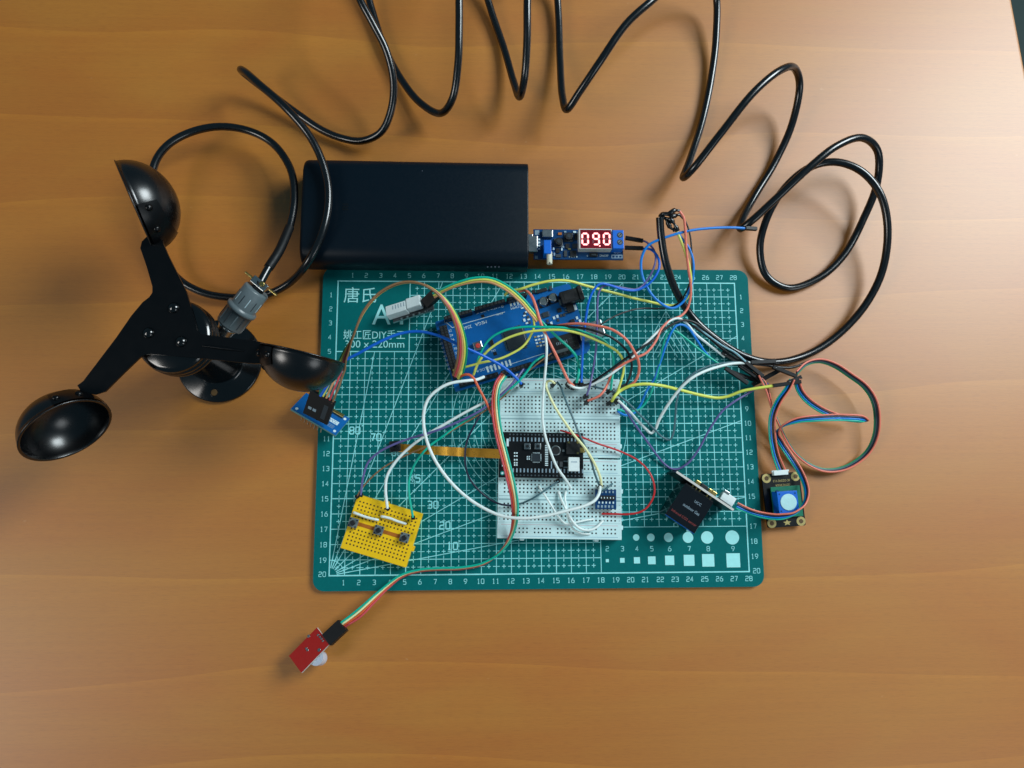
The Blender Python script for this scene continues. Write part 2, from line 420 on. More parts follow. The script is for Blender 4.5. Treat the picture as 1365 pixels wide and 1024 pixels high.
stations = [(-Lx/2, .80), (-Lx/2 + .05, .9), (-Lx/2 + .14, .96), (-Lx/2 + .32, 1.0), (Lx/2 - .08, 1.0), (Lx/2 - .02, .992), (Lx/2, .975)]
vs = []; fs = []
for x, sc_ in stations:
    ins = (1 - sc_) * 1.2
    for y, zz in prof:
        vs.append((x, y * (1 - ins*2/Ly), cyy + (zz - cyy) * (1 - ins*2/Hz)))
for j in range(len(stations)-1):
    for k in range(n): fs.append((j*n + k, j*n + (k+1) % n, (j+1)*n + (k+1) % n, (j+1)*n + k))
mb.add(vs, fs, M['bank'], True); mb.add(vs[:n], [list(range(n))[::-1]], M['bank']); mb.add(vs[-n:], [list(range(n))], M['bank'])
T.part('shell', mb)
mb = MB(); k = .965
pl = [(y*k, cyy + (zz - cyy)*k) for y, zz in prof]
mb.add([(Lx/2 + .015, y, zz) for y, zz in pl] + [(Lx/2 + .015, y*.985, cyy + (zz-cyy)*.96) for y, zz in pl], [(i, (i+1) % n, n + (i+1) % n, n + i) for i in range(n)], M['rim'])
T.part('end_trim', mb)
mb = MB(); p = T.px(460.5, 276, Hz)
for dx, dy, w, h in ((-.19, 0, .07, .40), (-.06, .165, .2, .07), (.04, -.03, .07, .34), (-.075, -.03, .06, .22), (.2, 0, .07, .4)):
    mb.quad((p.x - dy, p.y + dx, Hz + .004), h, w, M['bankmark'])
T.part('logo', mb)
mb = MB(); q = T.px(563, 228, Hz)
mb.cyl((q.x, q.y, Hz - .003), .035, .01, M['rim'], 10); T.part('indicator_light', mb)
for k in range(4):
    mb = MB(); q = T.px(650 + 5*k, 355.5, 2.0); mb.box((q.x, q.y - .02, q.z), (.09, .09, .05), M['rim']); T.part('indicator_light', mb)

# ------------------------------------------------------------------ boost converter with display
zc = 1.25
A = U(711, 348, zc); B = U(831, 349, zc); C = U(711, 306, zc)
T = Thing('voltage_converter', 'blue USB voltage converter board with red 09.0 display plugged into the black power bank', 'circuit board', (A.x, A.y, 0), frame(A, B, C))
def loc(T, u0, v0, u1, v1, z):      # pixel rectangle -> local centre and size
    a = T.px(u0, v0, z); b = T.px(u1, v1, z); return ((a.x+b.x)/2, (a.y+b.y)/2), (abs(a.x-b.x), abs(a.y-b.y))
def pbox(mb, T, u0, v0, u1, v1, z0, z1, mt, bev=0.):
    c, s_ = loc(T, u0, v0, u1, v1, z1); mb.box((c[0], c[1], (z0+z1)/2), (s_[0], s_[1], z1-z0), mt, bev)
mb = MB(); pbox(mb, T, 711, 305.5, 831, 346.5, zc-.16, zc, M['pcbdark'], .02)
for (u, v, a, b) in ((713, 307, 719, 313), (713, 341, 717, 345)): pbox(mb, T, u, v, a, b, zc, zc+.02, M['dimprint'])
pbox(mb, T, 815, 339.5, 830, 344.5, zc, zc+.012, M['dimprint'])
for k in range(3): pbox(mb, T, 816.2+4.6*k, 341, 819.2+4.6*k, 343.5, zc+.012, zc+.018, M['pcbdark'])
c_, _ = loc(T, 818, 334.5, 828, 338, zc); mb.text('OUT', (c_[0], c_[1], zc+.01), .17, M['silk'])
c_, _ = loc(T, 798, 339, 812, 343, zc); mb.text('ON/OFF', (c_[0], c_[1], zc+.01), 0, M['silk'], fit=(.62, .15))
c_, _ = loc(T, 781, 339, 785, 343, zc); mb.text('S', (c_[0], c_[1], zc+.01), .13, M['silk'])
board = T.part('board', mb)
mb = MB(); pbox(mb, T, 704.5, 314, 717, 335.5, zc-.1, zc+.4, M['steel'], .04); mb.box((-1.0*0 - .55, T.px(700, 325, zc).y, zc+.15), (1.0, 1.15, .42), M['steel'], .03); T.part('usb_plug', mb)
mb = MB()
for k in range(4): pbox(mb, T, 717.5, 318+4.2*k, 720, 320.2+4.2*k, zc, zc+.1, M['silk'])
pbox(mb, T, 723, 306, 737, 316, zc, zc+.28, M['steel'], .04); T.part('micro_usb_socket', mb)
mb = MB(); pbox(mb, T, 725, 320, 735, 338, zc, zc+1.0, M['blueplastic'], .03); pot = T.part('potentiometer', mb)
mb = MB(); q = T.px(732.5, 338, zc+.75); mb.cyl((q.x, q.y+.1, zc+.72), .19, .85, M['cream'], 20, axis=(0, -1, 0), bev=.03); mb.box((q.x, q.y-.72, zc+.9), (.06, .14, .05), M['chip']); T.part('adjusting_knob', mb, pot)
for u, v in ((745, 321.5), (758.5, 314.5)):
    mb = MB(); q = T.px(u, v, zc+.4); pb = q
    mb.box((pb.x, pb.y, zc+.05), (.62, .62, .1), M['greyd'], .03); mb.cyl((pb.x, pb.y, zc+.1), .27, .3, M['chip'], 24, bev=.04)
    mb.cyl((pb.x, pb.y, zc+.4), .13, .02, M['chipg'], 16); T.part('inductor', mb)
mb = MB()
pbox(mb, T, 760, 334, 768.5, 342, zc, zc+.15, M['chip'], .02)
for k in range(4): pbox(mb, T, 758.5+3.2*k, 341.5, 760+3.2*k, 343.2, zc, zc+.04, M['silk'])
for (u, v, a, b, mt) in ((741, 331, 746, 337, 'chip'), (741, 339, 748, 343, 'greyd'), (752, 334, 756, 342, 'greyd'), (763, 325, 769, 331, 'chipg'), (754, 325, 759, 331, 'chip'), (766, 312, 770, 320, 'chip'), (744, 310, 749, 313, 'brownstrip'),
                         (737, 330, 739, 333, 'silk'), (748, 331, 750, 334, 'silk'), (764, 308, 768, 310.5, 'silk'), (752, 308, 755, 310, 'dimprint'), (748, 328, 752, 330, 'dimprint'), (757, 331, 761, 333, 'brass'), (738, 337, 740, 341, 'dimprint')):
    pbox(mb, T, u, v, a, b, zc, zc+.09, M[mt])
T.part('components', mb)
mb = MB(); pbox(mb, T, 786, 337, 797, 342, zc, zc+.16, M['chip'], .02); pbox(mb, T, 788.5, 338.5, 794.5, 340.5, zc+.16, zc+.25, M['chipg']); T.part('push_button', mb)
zd = zc + .72
mb = MB(); pbox(mb, T, 771.5, 305, 816, 332, zc, zd-.01, M['edgewhite'], .02)
pbox(mb, T, 773.5, 306.3, 814.8, 331.2, zd-.01, zd+.004, M['dispface']); disp = T.part('display', mb)
on = MB(); off = MB()
def seg7(cx, cy, w, h, t, pat):
    s = h/2; segs = {'a': (0, s, w, 0), 'd': (0, -s, w, 0), 'g': (0, 0, w, 0), 'f': (-w/2, s/2, s, 1), 'b': (w/2, s/2, s, 1), 'e': (-w/2, -s/2, s, 1), 'c': (w/2, -s/2, s, 1)}
    for k, (x, y, ln, ver) in segs.items():
        mb_ = on if k in pat else off; ln = ln - .05; zz = zd + (.016 if k in pat else .012)
        hx, hy = (t/2, ln/2) if ver else (ln/2, t/2)
        q = t/2.2
        pts = ([(-hx, -hy+q), (0, -hy), (hx, -hy+q), (hx, hy-q), (0, hy), (-hx, hy-q)] if ver else [(-hx, 0), (-hx+q, -hy), (hx-q, -hy), (hx, 0), (hx-q, hy), (-hx+q, hy)])
        mb_.prism([(cx + x + px, cy + y + py) for px, py in pts], zd+.004, zz, M['dispon'] if k in pat else M['dispseg'])
for (u, pat) in ((780, 'abcdef'), (794.6, 'abcdfg'), (808.7, 'abcdef')):
    q = T.px(u, 318.7, zd); seg7(q.x, q.y, .40, .78, .125, pat)
q = T.px(799.5, 328, zd); on.cyl((q.x, q.y, zd+.004), .055, .012, M['dispon'], 10)
for u in (785, 814): q = T.px(u-.5, 327.5, zd); off.cyl((q.x, q.y, zd+.004), .045, .006, M['dispseg'], 10)
T.part('lit_digits', on, disp); T.part('unlit_segments', off, disp)
mb = MB(); zt = zc + .85; pbox(mb, T, 816.5, 306.5, 832, 331.5, zc, zt, M['blueplastic'], .04)
tb = T.part('terminal_block', mb)
for v in (313.5, 323):
    mb = MB(); q = T.px(826.3, v, zt); mb.cyl((q.x, q.y, zt-.01), .2, .02, M['chipg'], 20); mb.cyl((q.x, q.y, zt), .14, .03, M['steel'], 16); mb.box((q.x, q.y, zt+.03), (.26, .05, .015), M['chip'], rot=.7); T.part('screw', mb, tb)

# ------------------------------------------------------------------ small header helper
def header(mb, a, b, rows, nrow, z0, z1, w, mt, hole, pitch=.254):
    d = (b - a); d.z = 0; L_ = d.length; d = d.normalized(); nn = Vector((-d.y, d.x, 0)); c = (a + b)/2
    ang = math.atan2(d.y, d.x)
    mb.box((c.x, c.y, (z0+z1)/2), (L_, w, z1-z0), mt, .015, ang)
    for i in range(nrow):
        for r_ in range(rows):
            p = a + d*(L_*(i+.5)/nrow) + nn*((r_-(rows-1)/2)*pitch); mb.quad((p.x, p.y, z1+.003), .13, .13, M['greyd'], ang); mb.quad((p.x, p.y, z1+.006), .08, .08, hole, ang)

# ------------------------------------------------------------------ microcontroller board (large, blue)
zb = 1.0
TLc, TRc, BRc, BLc = [U(*q, zb) for q in ((578, 430), (758, 378), (787, 469), (612, 521))]
Rm = frame(BLc, BRc, TLc); cen = (TLc+TRc+BRc+BLc)/4
T = Thing('microcontroller_board', 'large blue microcontroller board with long black pin headers under tangled jumper wires', 'circuit board', (cen.x, cen.y, 0), Matrix.Rotation(math.atan2(Rm[1][0], Rm[0][0]), 3, 'Z'))
bw = 9.75; bh = 5.05
mb = MB(); mb.prism([(-bw/2, -bh/2), (bw/2-.35, -bh/2), (bw/2, -bh/2+.3), (bw/2, bh/2-.15), (bw/2-.15, bh/2), (-bw/2+.1, bh/2), (-bw/2, bh/2-.1)], zb-.16, zb, M['pcbblue'])
MEGA = T
def mp(u, v, z=zb): return T.px(u, v, z)
def mline(mb, u0, v0, u1, v1, w, mt, z=zb+.006):
    a = mp(u0, v0); b = mp(u1, v1); mb.strip([(a.x, a.y), (b.x, b.y)], w, z, mt)
sk = MB()
mline(sk, 617, 432, 673, 416, .04, M['silk']); mline(sk, 594, 429, 603, 437, .04, M['silk']); mline(sk, 603, 437, 617, 432, .04, M['silk'], zb+.007)
mline(sk, 676, 487, 726, 471, .03, M['silk'])
q = mp(641, 431); sk.text('MEGA', (q.x, q.y, zb+.008), .22, M['silk'], math.pi)
q = mp(623, 436.5); sk.text('2560', (q.x, q.y, zb+.008), .22, M['silk'], math.pi)
q = mp(666, 418.5); sk.text('PWM', (q.x, q.y, zb+.008), .14, M['silk'], math.pi)
q = mp(658, 447.5+20); sk.text('ON', (q.x, q.y, zb+.008), .14, M['silk'], math.pi)
q = mp(688, 409.5); sk.text('COMM', (q.x, q.y, zb+.008), .18, M['silk'], math.pi)
q = mp(646, 492); sk.text('ANALOG IN', (q.x, q.y, zb+.008), .17, M['silk'], math.pi)
for k in range(8): q = mp(637 + 4.7*k, 417.7 - 1.25*k); sk.text(str(7-k), (q.x, q.y, zb+.008), .17, M['silk'], math.pi/2)
for k in range(3): q = mp(681 + 4.6*k, 406 - 1.2*k); sk.box((q.x, q.y, zb+.006), (.13, .28, .006), M['silk'])
for k in range(6): q = mp(594 + 4.6*k*1.15, 429 - 1.35*k*1.1 + 0); sk.text(str(13-k), (q.x, q.y, zb+.008), .17, M['silk'], math.pi/2)
for k in range(9): q = mp(600.0 + 1.75*k, 441 + 5.9*k); sk.text(str(22+2*k), (q.x, q.y, zb+.008), .16, M['silk'])
for k in range(9): q = mp(584.5 + 1.7*k, 447 + 5.6*k); sk.text(str(38+k), (q.x, q.y, zb+.008), .16, M['silk'])
for k in range(7): q = mp(650 + 5*k, 492.5 - 1.5*k); sk.box((q.x, q.y, zb+.006), (.13, .42, .006), M['silk'])
for r_ in range(4):
    for c__ in range(3): q = mp(713.5 + 4.3*c__ + 1.1*r_, 449.5 + 4.1*r_ - .9*c__); sk.box((q.x, q.y, zb+.02), (.16, .11, .05), M['silk'] if (r_+c__) % 3 else M['gold'])
for k in range(5): q = mp(696 + 1.6*k + (k % 2)*4, 411 + 5*k); sk.box((q.x, q.y, zb+.03), (.18, .1, .06), M['silk'])
for (u, v) in ((738.5, 424), (743, 422), (748, 421), (752, 420), (730, 428), (735, 431), (727, 436), (769, 424), (773, 428), (744, 427), (700, 418), (704, 423), (706, 430), (699, 427)): q = mp(u, v); sk.box((q.x, q.y, zb+.03), (.15, .2, .05), M['silk'] if u % 2 else M['greyd'])
board = T.part('board', mb)
T.part('silkscreen_marks', sk)
for (a, b, n_h) in (((592, 424.5), (629, 414), 8), ((633, 412), (673, 400.5), 8), ((676, 399.5), (702, 392), 8)):
    mb = MB(); header(mb, mp(*a, 1.85), mp(*b, 1.85), 1, n_h, zb, 1.85, .25, M['housing'], M['hole']); T.part('pin_header', mb)
mb = MB(); header(mb, mp(590, 434, 1.85), mp(609, 504, 1.85), 2, 18, zb, 1.85, .52, M['housing'], M['hole']); T.part('pin_header', mb)
for (a, b, n_h) in (((612, 513), (664, 498), 8), ((668, 497), (709, 484.5), 8), ((716, 482), (762, 468.5), 8)):
    mb = MB(); header(mb, mp(*a, 1.85), mp(*b, 1.85), 1, n_h, zb, 1.85, .25, M['housing'], M['hole']); T.part('pin_header', mb)
mb = MB(); q = mp(760.5, 394, 1.9)
mb.box((q.x, q.y, zb+.45), (1.35, .88, .9), M['blackplastic'], .05); mb.box((q.x+.72, q.y, zb+.5), (.3, 1.02, 1.0), M['blackplastic'], .04); mb.box((q.x-.1, q.y, zb+.905), (.7, .45, .02), M['chip'])
mb.box((q.x-.72, q.y-.12, zb+.2), (.12, .4, .3), M['steel']); T.part('power_jack', mb)
mb = MB(); q = mp(789, 441, 2.0); mb.box((q.x-.05, q.y, zb+.55), (1.7, 1.15, 1.08), M['steel'], .04); T.part('usb_socket', mb)
for (u, v) in ((724.7, 401.5), (737.3, 396.5)):
    mb = MB(); q = mp(u, v, 1.5); mb.box((q.x, q.y, zb+.05), (.66, .66, .1), M['chip'], .04); mb.cyl((q.x, q.y, zb+.1), .31, .45, M['steel'], 28, bev=.05)
    mb.add([(q.x + .27*math.cos(a*.3-.9), q.y + .27*math.sin(a*.3-.9), zb+.555) for a in range(7)], [list(range(7))], M['chip']); T.part('capacitor', mb)
mb = MB(); q = mp(687, 451, 1.2); mb.box((q.x, q.y, zb+.1), (1.35, 1.4, .16), M['chipg'], .03)
for k in range(22):
    t = (k-10.5)*.057
    for sx, sy in ((1, 0), (-1, 0), (0, 1), (0, -1)):
        mb.box((q.x + (sx*.76 if sx else t), q.y + (sy*.78 if sy else t), zb+.03), (.12 if sx else .03, .12 if sy else .03, .03), M['steel'])
T.part('main_chip', mb)
mb = MB(); q = mp(752, 458, 1.5); mb.box((q.x, q.y, zb+.28), (1.95, 1.2, .56), M['chip'], .03)
for k in range(7): mb.box((q.x-.5+.12*k, q.y+.1, zb+.563), (.04, .2, .006), M['dimprint'])
for k in range(9): mb.box((q.x+.45+.15*(k % 3), q.y-.35+.28*(k//3), zb+.563), (.07, .05, .006), M['greyd'])
mb.box((q.x-.35, q.y-.45, zb+.57), (.95, .24, .02), M['grey']); T.part('black_socket_block', mb)
mb = MB(); q = mp(637, 461, 1.3); mb.box((q.x, q.y, zb+.14), (.6, .6, .28), M['steel'], .04); bt = T.part('reset_button', mb)
mb = MB(); mb.cyl((q.x, q.y, zb+.28), .17, .1, M['redbtn'], 20, bev=.03); T.part('button_cap', mb, bt)
mb = MB()
for (u, v, w, h, mt, zz) in ((727, 420, .42, .36, 'chipg', .14), (745.5, 414, .28, .28, 'chip', .12), (760, 412, .5, .55, 'chip', .2), (766, 410.5, .26, .36, 'silk', .1), (722, 388, .75, .24, 'chip', .16), (711, 389.5, .26, .24, 'chip', .14), (763, 428.5, .3, .25, 'chip', .15),
                           (655, 456, .25, .55, 'chip', .16), (660, 471.5-0, .24, .24, 'hole', .02), (643.5, 421.5, .22, .22, 'hole', .02), (734, 385, .2, .3, 'greyd', .14)):
    q = mp(u, v); mb = MB(); mb.box((q.x, q.y, zb+zz/2+.002), (w, h, zz), M[mt], .01); T.part('surface_chip', mb)
mb = MB()
for (u, v) in ((727, 420),):
    q = mp(u, v)
    for k in range(4):
        for s_ in (-1, 1): mb.box((q.x + s_*.27, q.y - .14 + .095*k, zb+.03), (.12, .04, .04), M['steel'])
q = mp(760, 412)
for k in range(3): mb.box((q.x-.32, q.y-.2+.2*k, zb+.04), (.15, .08, .06), M['steel'])
T.part('chip_legs', mb)
for u, v in ((596, 440), (640, 505), (745, 390), (770, 460)): mb = MB(); q = mp(u, v); mb.cyl((q.x, q.y, MT), .12, zb-.16-MT, M['steel'], 10); T.part('standoff', mb)

# ------------------------------------------------------------------ two white breadboards
zB = 1.15
def breadboard(label, quad_, ZT=zB):
    TL, TR, BR, BL = [U(*q, ZT) for q in quad_]; cen = (TL+TR+BR+BL)/4
    x = ((TR-TL)+(BR-BL)).normalized(); a = math.atan2(x.y, x.x)
    T = Thing('breadboard', label, 'breadboard', (cen.x, cen.y, 0), Matrix.Rotation(a, 3, 'Z'), 'white solderless breadboards on the green mat')
    W = ((TR-TL).length + (BR-BL).length)/2; H = ((TL-BL).length + (TR-BR).length)/2
    mb = MB(); mb.box((0, 0, (MT+ZT)/2), (W, H-.02, ZT-MT), M['bb'], .03)
    for y in (H*.5-.17, H*.5-.92, -H*.5+.92, -H*.5+.17):       # printed rail lines
        mb.quad((0, y, ZT+.002), W-.5, .025, M['bbred'] if (y > 0) == (abs(y) > H*.4) else M['bbblue'])
    mb.quad((0, 0, ZT+.002), W-.12, .30, M['bbline']); mb.quad((0, 0.03, ZT+.004), W-.12, .16, M['bb'])
    for s_ in (-1, 1): mb.quad((0, s_*(H/2-1.06), ZT+.003), W-.05, .02, M['bbline'])
    body = T.part('body', mb)
    h = MB(); P_ = .254
    for c in range(30):
        x = (c-14.5)*P_
        for s_ in (-1, 1):
            for r_ in range(5): h.quad((x, s_*(.38 + r_*P_), ZT+.004), .105, .105, M['hole'])
            if (c % 6) != 5 or True:
                if 2 <= c <= 29 and (c % 6) != 1:
                    for r_ in range(2): h.quad((x, s_*(H/2-.42-r_*P_), ZT+.004), .1, .1, M['hole'])
    T.part('contact_holes', h)
    for u in (-W*.3, W*.3): kn = MB(); kn.box((u, -H/2-.06, (MT+ZT)/2), (.28, .14, .5), M['bb'], .03); T.part('locking_tab', kn)
    for v in (-H*.35, H*.1): kn = MB(); kn.box((W/2+.06, v, (MT+ZT)/2), (.14, .28, .5), M['bb'], .03); T.part('locking_tab', kn)
    l = MB()
    for r_ in range(5):
        for s_ in (-1, 1):
            l.text('abcde'[r_] if s_ < 0 else 'jihgf'[r_], (-W/2+.14, s_*(.38+r_*P_), ZT+.004), .09, M['grey'], math.pi/2)
            l.text('abcde'[r_] if s_ < 0 else 'jihgf'[r_], (W/2-.14, s_*(.38+r_*P_), ZT+.004), .09, M['bbline'], math.pi/2)
    for c in range(0, 30, 5):
        for s_ in (-1, 1): l.text(str(c+1 if c else 1), ((c-14.5)*P_, s_*1.56, ZT+.004), .09, M['bbline'], math.pi/2)
    T.part('printed_letters', l)
    return T
BB1 = breadboard('upper white breadboard with many coloured wires plugged along its top edge', ((667.5, 503.5), (825.5, 505.5), (827.5, 611), (665, 609.5)))
BB2 = breadboard('lower white breadboard holding the small blue breakout board', ((665, 610.5), (827.5, 612), (829.5, 721), (662.3, 717)))

# ------------------------------------------------------------------ black development board
zE = 1.62
A, B, C = U(664.5, 636, zE), U(777, 637.5, zE), U(665, 577, zE)
R = frame(A, B, C); T = Thing('camera_development_board', 'narrow black development board plugged across both white breadboards', 'circuit board', (A.x, A.y, 0), Matrix.Rotation(math.atan2(R[1][0], R[0][0]), 3, 'Z'))
def pq(T, u, v, z): return T.px(u, v, z)
mb = MB(); a = T.px(664.5, 636.5, zE); b = T.px(777.5, 577.5, zE); mb.box(((a.x+b.x)/2, (a.y+b.y)/2, zE-.08), (b.x-a.x, b.y-a.y, .16), M['pcbblack'], .02)
for k in range(21):
    x = a.x + .72 + k*.242
    for yy, s_ in ((a.y+.16, 1), (b.y-.16, -1)):
        mb.cyl((x, yy, zE), .055, .012, M['steel'], 8); mb.box((x, yy+s_*.32, zE+.004), (.09, .26, .008), M['dimprint'])
mb.cyl((a.x+.25, a.y+.28, zE), .14, .01, M['teal'], 14); mb.cyl((a.x+.25, a.y+.28, zE+.008), .07, .01, M['silk'], 14)
T.part('board', mb)
mb = MB()
for s_ in (a.y+.14, b.y-.14): mb = MB(); mb.box(((a.x+b.x)/2+.1, s_, (zE-.16+zB)/2), (b.x-a.x-.9, .22, zE-.16-zB), M['housing']); T.part('pin_strip', mb)
for u in (703, 717):
    mb = MB(); q = T.px(u, 595, zE+.2); mb.box((q.x, q.y, zE+.09), (.42, .4, .18), M['steel'], .03); p_ = T.part('push_button', mb); mb = MB(); mb.cyl((q.x, q.y, zE+.18), .1, .07, M['chip'], 14); T.part('button_cap', mb, p_)
mb = MB(); q = T.px(715, 610, zE+.1); mb.box((q.x, q.y, zE+.06), (.54, .54, .12), M['chipg'], .02)
for k in range(8):
    for sx, sy in ((1, 0), (-1, 0), (0, 1), (0, -1)): mb.box((q.x+(sx*.3 if sx else (k-3.5)*.06), q.y+(sy*.3 if sy else (k-3.5)*.06), zE+.02), (.08 if sx else .03, .08 if sy else .03, .03), M['silk'])
T.part('chip', mb)
mb = MB(); q = T.px(741, 600.5, zE+.2); mb.cyl((q.x, q.y, zE), .34, .15, M['steel'], 28, bev=.03); mb.cyl((q.x, q.y, zE+.15), .26, .012, M['chip'], 24); T.part('round_sounder', mb)
mb = MB(); q = T.px(765, 619, zE+.3); mb.box((q.x, q.y, zE+.2), (.72, .92, .4), M['white'], .03); mb.box((q.x, q.y+.15, zE+.403), (.4, .06, .01), M['dimprint'])
for s_ in (-1, 1): mb.box((q.x-.5, q.y+s_*.2, zE+.03), (.3, .07, .05), M['steel'])
T.part('battery_socket', mb)
mb = MB(); q = T.px(764, 597, zE+.2); mb.box((q.x, q.y, zE+.12), (.9, .85, .24), M['chip'], .02)
for s_ in ((-.3, .35), (.3, .35), (.3, -.35)): mb.box((q.x+s_[0]*1.0, q.y+s_[1]*1.0, zE+.25), (.13, .13, .04), M['brass'])
mb.box((q.x+.6, q.y-.15, zE+.1), (.32, .35, .22), M['brass'], .03); T.part('aerial_module', mb)
mb = MB(); q = T.px(670, 604, zE+.1); mb.box((q.x, q.y, zE+.08), (.42, 1.5, .16), M['chip'], .02); mb.box((q.x+.1, q.y, zE+.165), (.12, 1.3, .02), M['pcbdark']); mb.box((q.x+.12, q.y-.82, zE+.08), (.3, .12, .1), M['silk']); mb.box((q.x+.32, q.y+.7, zE+.08), (.14, .5, .14), M['silk']); T.part('ribbon_socket', mb)
mb = MB()
for (u, v, w, h, mt) in ((686, 604, .09, .1, 'silk'), (689, 604, .09, .1, 'silk'), (686, 608, .09, .1, 'silk'), (689, 608, .09, .1, 'silk'), (686, 613, .09, .1, 'silk'), (689, 613, .09, .1, 'silk'), (686, 617, .09, .1, 'silk'), (689, 617, .09, .1, 'silk'), (686, 620, .09, .1, 'silk'), (689, 620, .09, .1, 'silk'),
                       (703, 609, .08, .1, 'silk'), (705.5, 609, .08, .1, 'silk'), (703, 612, .08, .1, 'silk'), (705.5, 612, .08, .1, 'silk'), (735, 620, .07, .5, 'dimprint'), (741.5, 618, .18, .3, 'grey'), (748, 619, .2, .35, 'greyd'), (751, 601, .14, .14, 'grey')):
    q = T.px(u, v, zE); mb.box((q.x, q.y, zE+.03), (w, h, .06), M[mt])
for k in range(12): q = T.px(728.5, 594+2.4*k, zE); mb.box((q.x, q.y, zE+.02), (.2, .06, .04), M['silk'])
T.part('components', mb)

# ------------------------------------------------------------------ camera module on amber ribbon
base = U(528, 596, MT)
T = Thing('camera_module', 'tiny black camera lens module at the end of an amber flat ribbon', 'camera', base)
cl = catmull([U(532, 597, .42), U(546, 598, .75), U(562, 599.5, 1.35), U(578, 600.5, 1.75), U(594, 601.5, 1.6), U(612, 602.5, 1.05), U(624, 603.2, .95), U(642, 604, 1.35), U(667, 605.2, 1.8)], .12)
mb = MB(); vs = []
for i, p in enumerate(cl):
    t = (cl[min(i+1, len(cl)-1)] - cl[max(i-1, 0)]).normalized(); s_ = Vector((0, 0, 1)).cross(t).normalized(); hw = .27 + .04*(i/len(cl))
    nrm = t.cross(s_)
    for k in (-1, 1):
        for j in (-.012, .012): vs.append(T.w(p + s_*hw*k + nrm*j))
fs = []
for i in range(len(cl)-1):
    a = i*4; b = a+4
    fs += [(a, a+2, b+2, b), (a+1, b+1, b+3, a+3), (a, b, b+1, a+1), (a+2, a+3, b+3, b+2)]
mb.add(vs, fs, M['fpc'], False); T.part('flat_ribbon', mb)
mb = MB(); q = T.px(526.5, 595, .7); mb.box((q.x, q.y, .55-MT), (.72, .72, .48), M['chip'], .04, .1); mb.cyl((q.x, q.y, .79-MT), .25, .12, M['blackplastic'], 20, bev=.03); mb.cyl((q.x, q.y, .91-MT), .1, .01, M['paint'], 16)
T.part('lens', mb)

# ------------------------------------------------------------------ small breakout board on lower breadboard
zk = 1.6
c = U(807, 663, zk); T = Thing('breakout_board', 'tiny blue breakout board on right end of the lower white breadboard', 'circuit board', (c.x, c.y, 0), Matrix.Rotation(-.02, 3, 'Z'))
mb = MB(); a = T.px(793.5, 678.5, zk); b = T.px(821.5, 653, zk); mb.box(((a.x+b.x)/2, (a.y+b.y)/2, zk-.07), (b.x-a.x, b.y-a.y, .14), M['pcbdark'], .02)
for k in range(5):
    x = a.x+.2+k*.235; mb.box((x, a.y+.17, zk+.01), (.12, .16, .02), M['dimprint']); mb.box((x+.05, a.y+.42, zk+.02), (.09, .13, .05), M['silk']); mb.box((x+.04, b.y-.15, zk+.02), (.1, .14, .04), M['dimprint'])
T.part('board', mb)
mb = MB(); mb.box(((a.x+b.x)/2+.12, (a.y+b.y)/2+.1, zk+.07), (.95, .3, .14), M['chip'], .01)
for k in range(5): mb.box((a.x+.38+k*.2, (a.y+b.y)/2+.1, zk+.15), (.05, .1, .02), M['silk'])
T.part('chip', mb)
mb = MB(); mb.box(((a.x+b.x)/2, a.y+.12, (zk-.14+zB)/2), (1.15, .2, zk-.14-zB), M['housing']); T.part('pin_strip', mb); mb = MB(); mb.box(((a.x+b.x)/2, b.y-.12, (zk-.14+zB)/2), (1.15, .2, zk-.14-zB), M['housing']); T.part('pin_strip', mb)

# ------------------------------------------------------------------ yellow mini breadboard
zy = .95
TL, TR, BR, BL = [U(*q, zy) for q in ((480.5, 660), (564, 685.5), (540.5, 756.5), (450, 729.5))]
cen = (TL+TR+BR+BL)/4; x = ((TR-TL).normalized()+(BR-BL).normalized()); a_ = math.atan2(x.y, x.x)
T = Thing('mini_breadboard', 'small yellow breadboard with three push buttons on lower left of the mat', 'breadboard', (cen.x, cen.y, 0), Matrix.Rotation(a_, 3, 'Z'))
W = ((TR-TL).length+(BR-BL).length)/2 ; H = ((TL-BL).length+(TR-BR).length)/2
mb = MB(); mb.box((0, 0, (MT+zy)/2), (W, H, zy-MT), M['yellowboard'], .03)
mb.box((W/2+.07, -.55, (MT+zy)/2), (.16, .35, .4), M['yellowboard'], .02); mb.box((-.3, H/2+.05, (MT+zy)/2), (.35, .12, .4), M['yellowboard'], .02); T.part('body', mb)
h = MB()
for c_ in range(17):
    for s_ in (-1, 1):
        for r_ in range(5): h.quad(((c_-8)*.243, s_*(.4+r_*.25), zy+.003), .1, .1, M['holebrown'])
T.part('contact_holes', h)
qa, qb = T.px(476, 698, zy), T.px(535, 716, zy)
mb = MB(); mb.box(((qa.x+qb.x)/2, (qa.y+qb.y)/2, zy+.004), ((qb-qa).length, .24, .014), M['brownstrip'], 0, math.atan2(qb.y-qa.y, qb.x-qa.x)); T.part('centre_strip', mb)
for u, v in ((470.5, 697), (504.5, 707), (539, 717)):
    mb = MB(); q = T.px(u, v, zy+.3); mb.box((q.x, q.y, zy+.16), (.6, .6, .32), M['grey'], .03)
    for sx in (-1, 1):
        for sy in (-1, 1): mb.cyl((q.x+sx*.22, q.y+sy*.22, zy+.32), .05, .015, M['chip'], 8)
    b_ = T.part('push_button', mb); mb = MB(); mb.cyl((q.x, q.y, zy+.32), .17, .18, M['chip'], 20, bev=.03); T.part('button_cap', mb, b_)
for pts in (((472, 683.5), (480, 686.5), (490, 690), (503, 693)), ((509, 688.5), (520, 691), (530, 695), (540, 698))):
    mb = MB(); mb.tube([T.w(p) for p in catmull([U(pts[0][0], pts[0][1], zy+.02)] + [U(u, v, zy+.16) for u, v in pts] + [U(pts[-1][0]+.6, pts[-1][1], zy+.02)], .15)], .085, wm('white')); T.part('link_wire', mb)

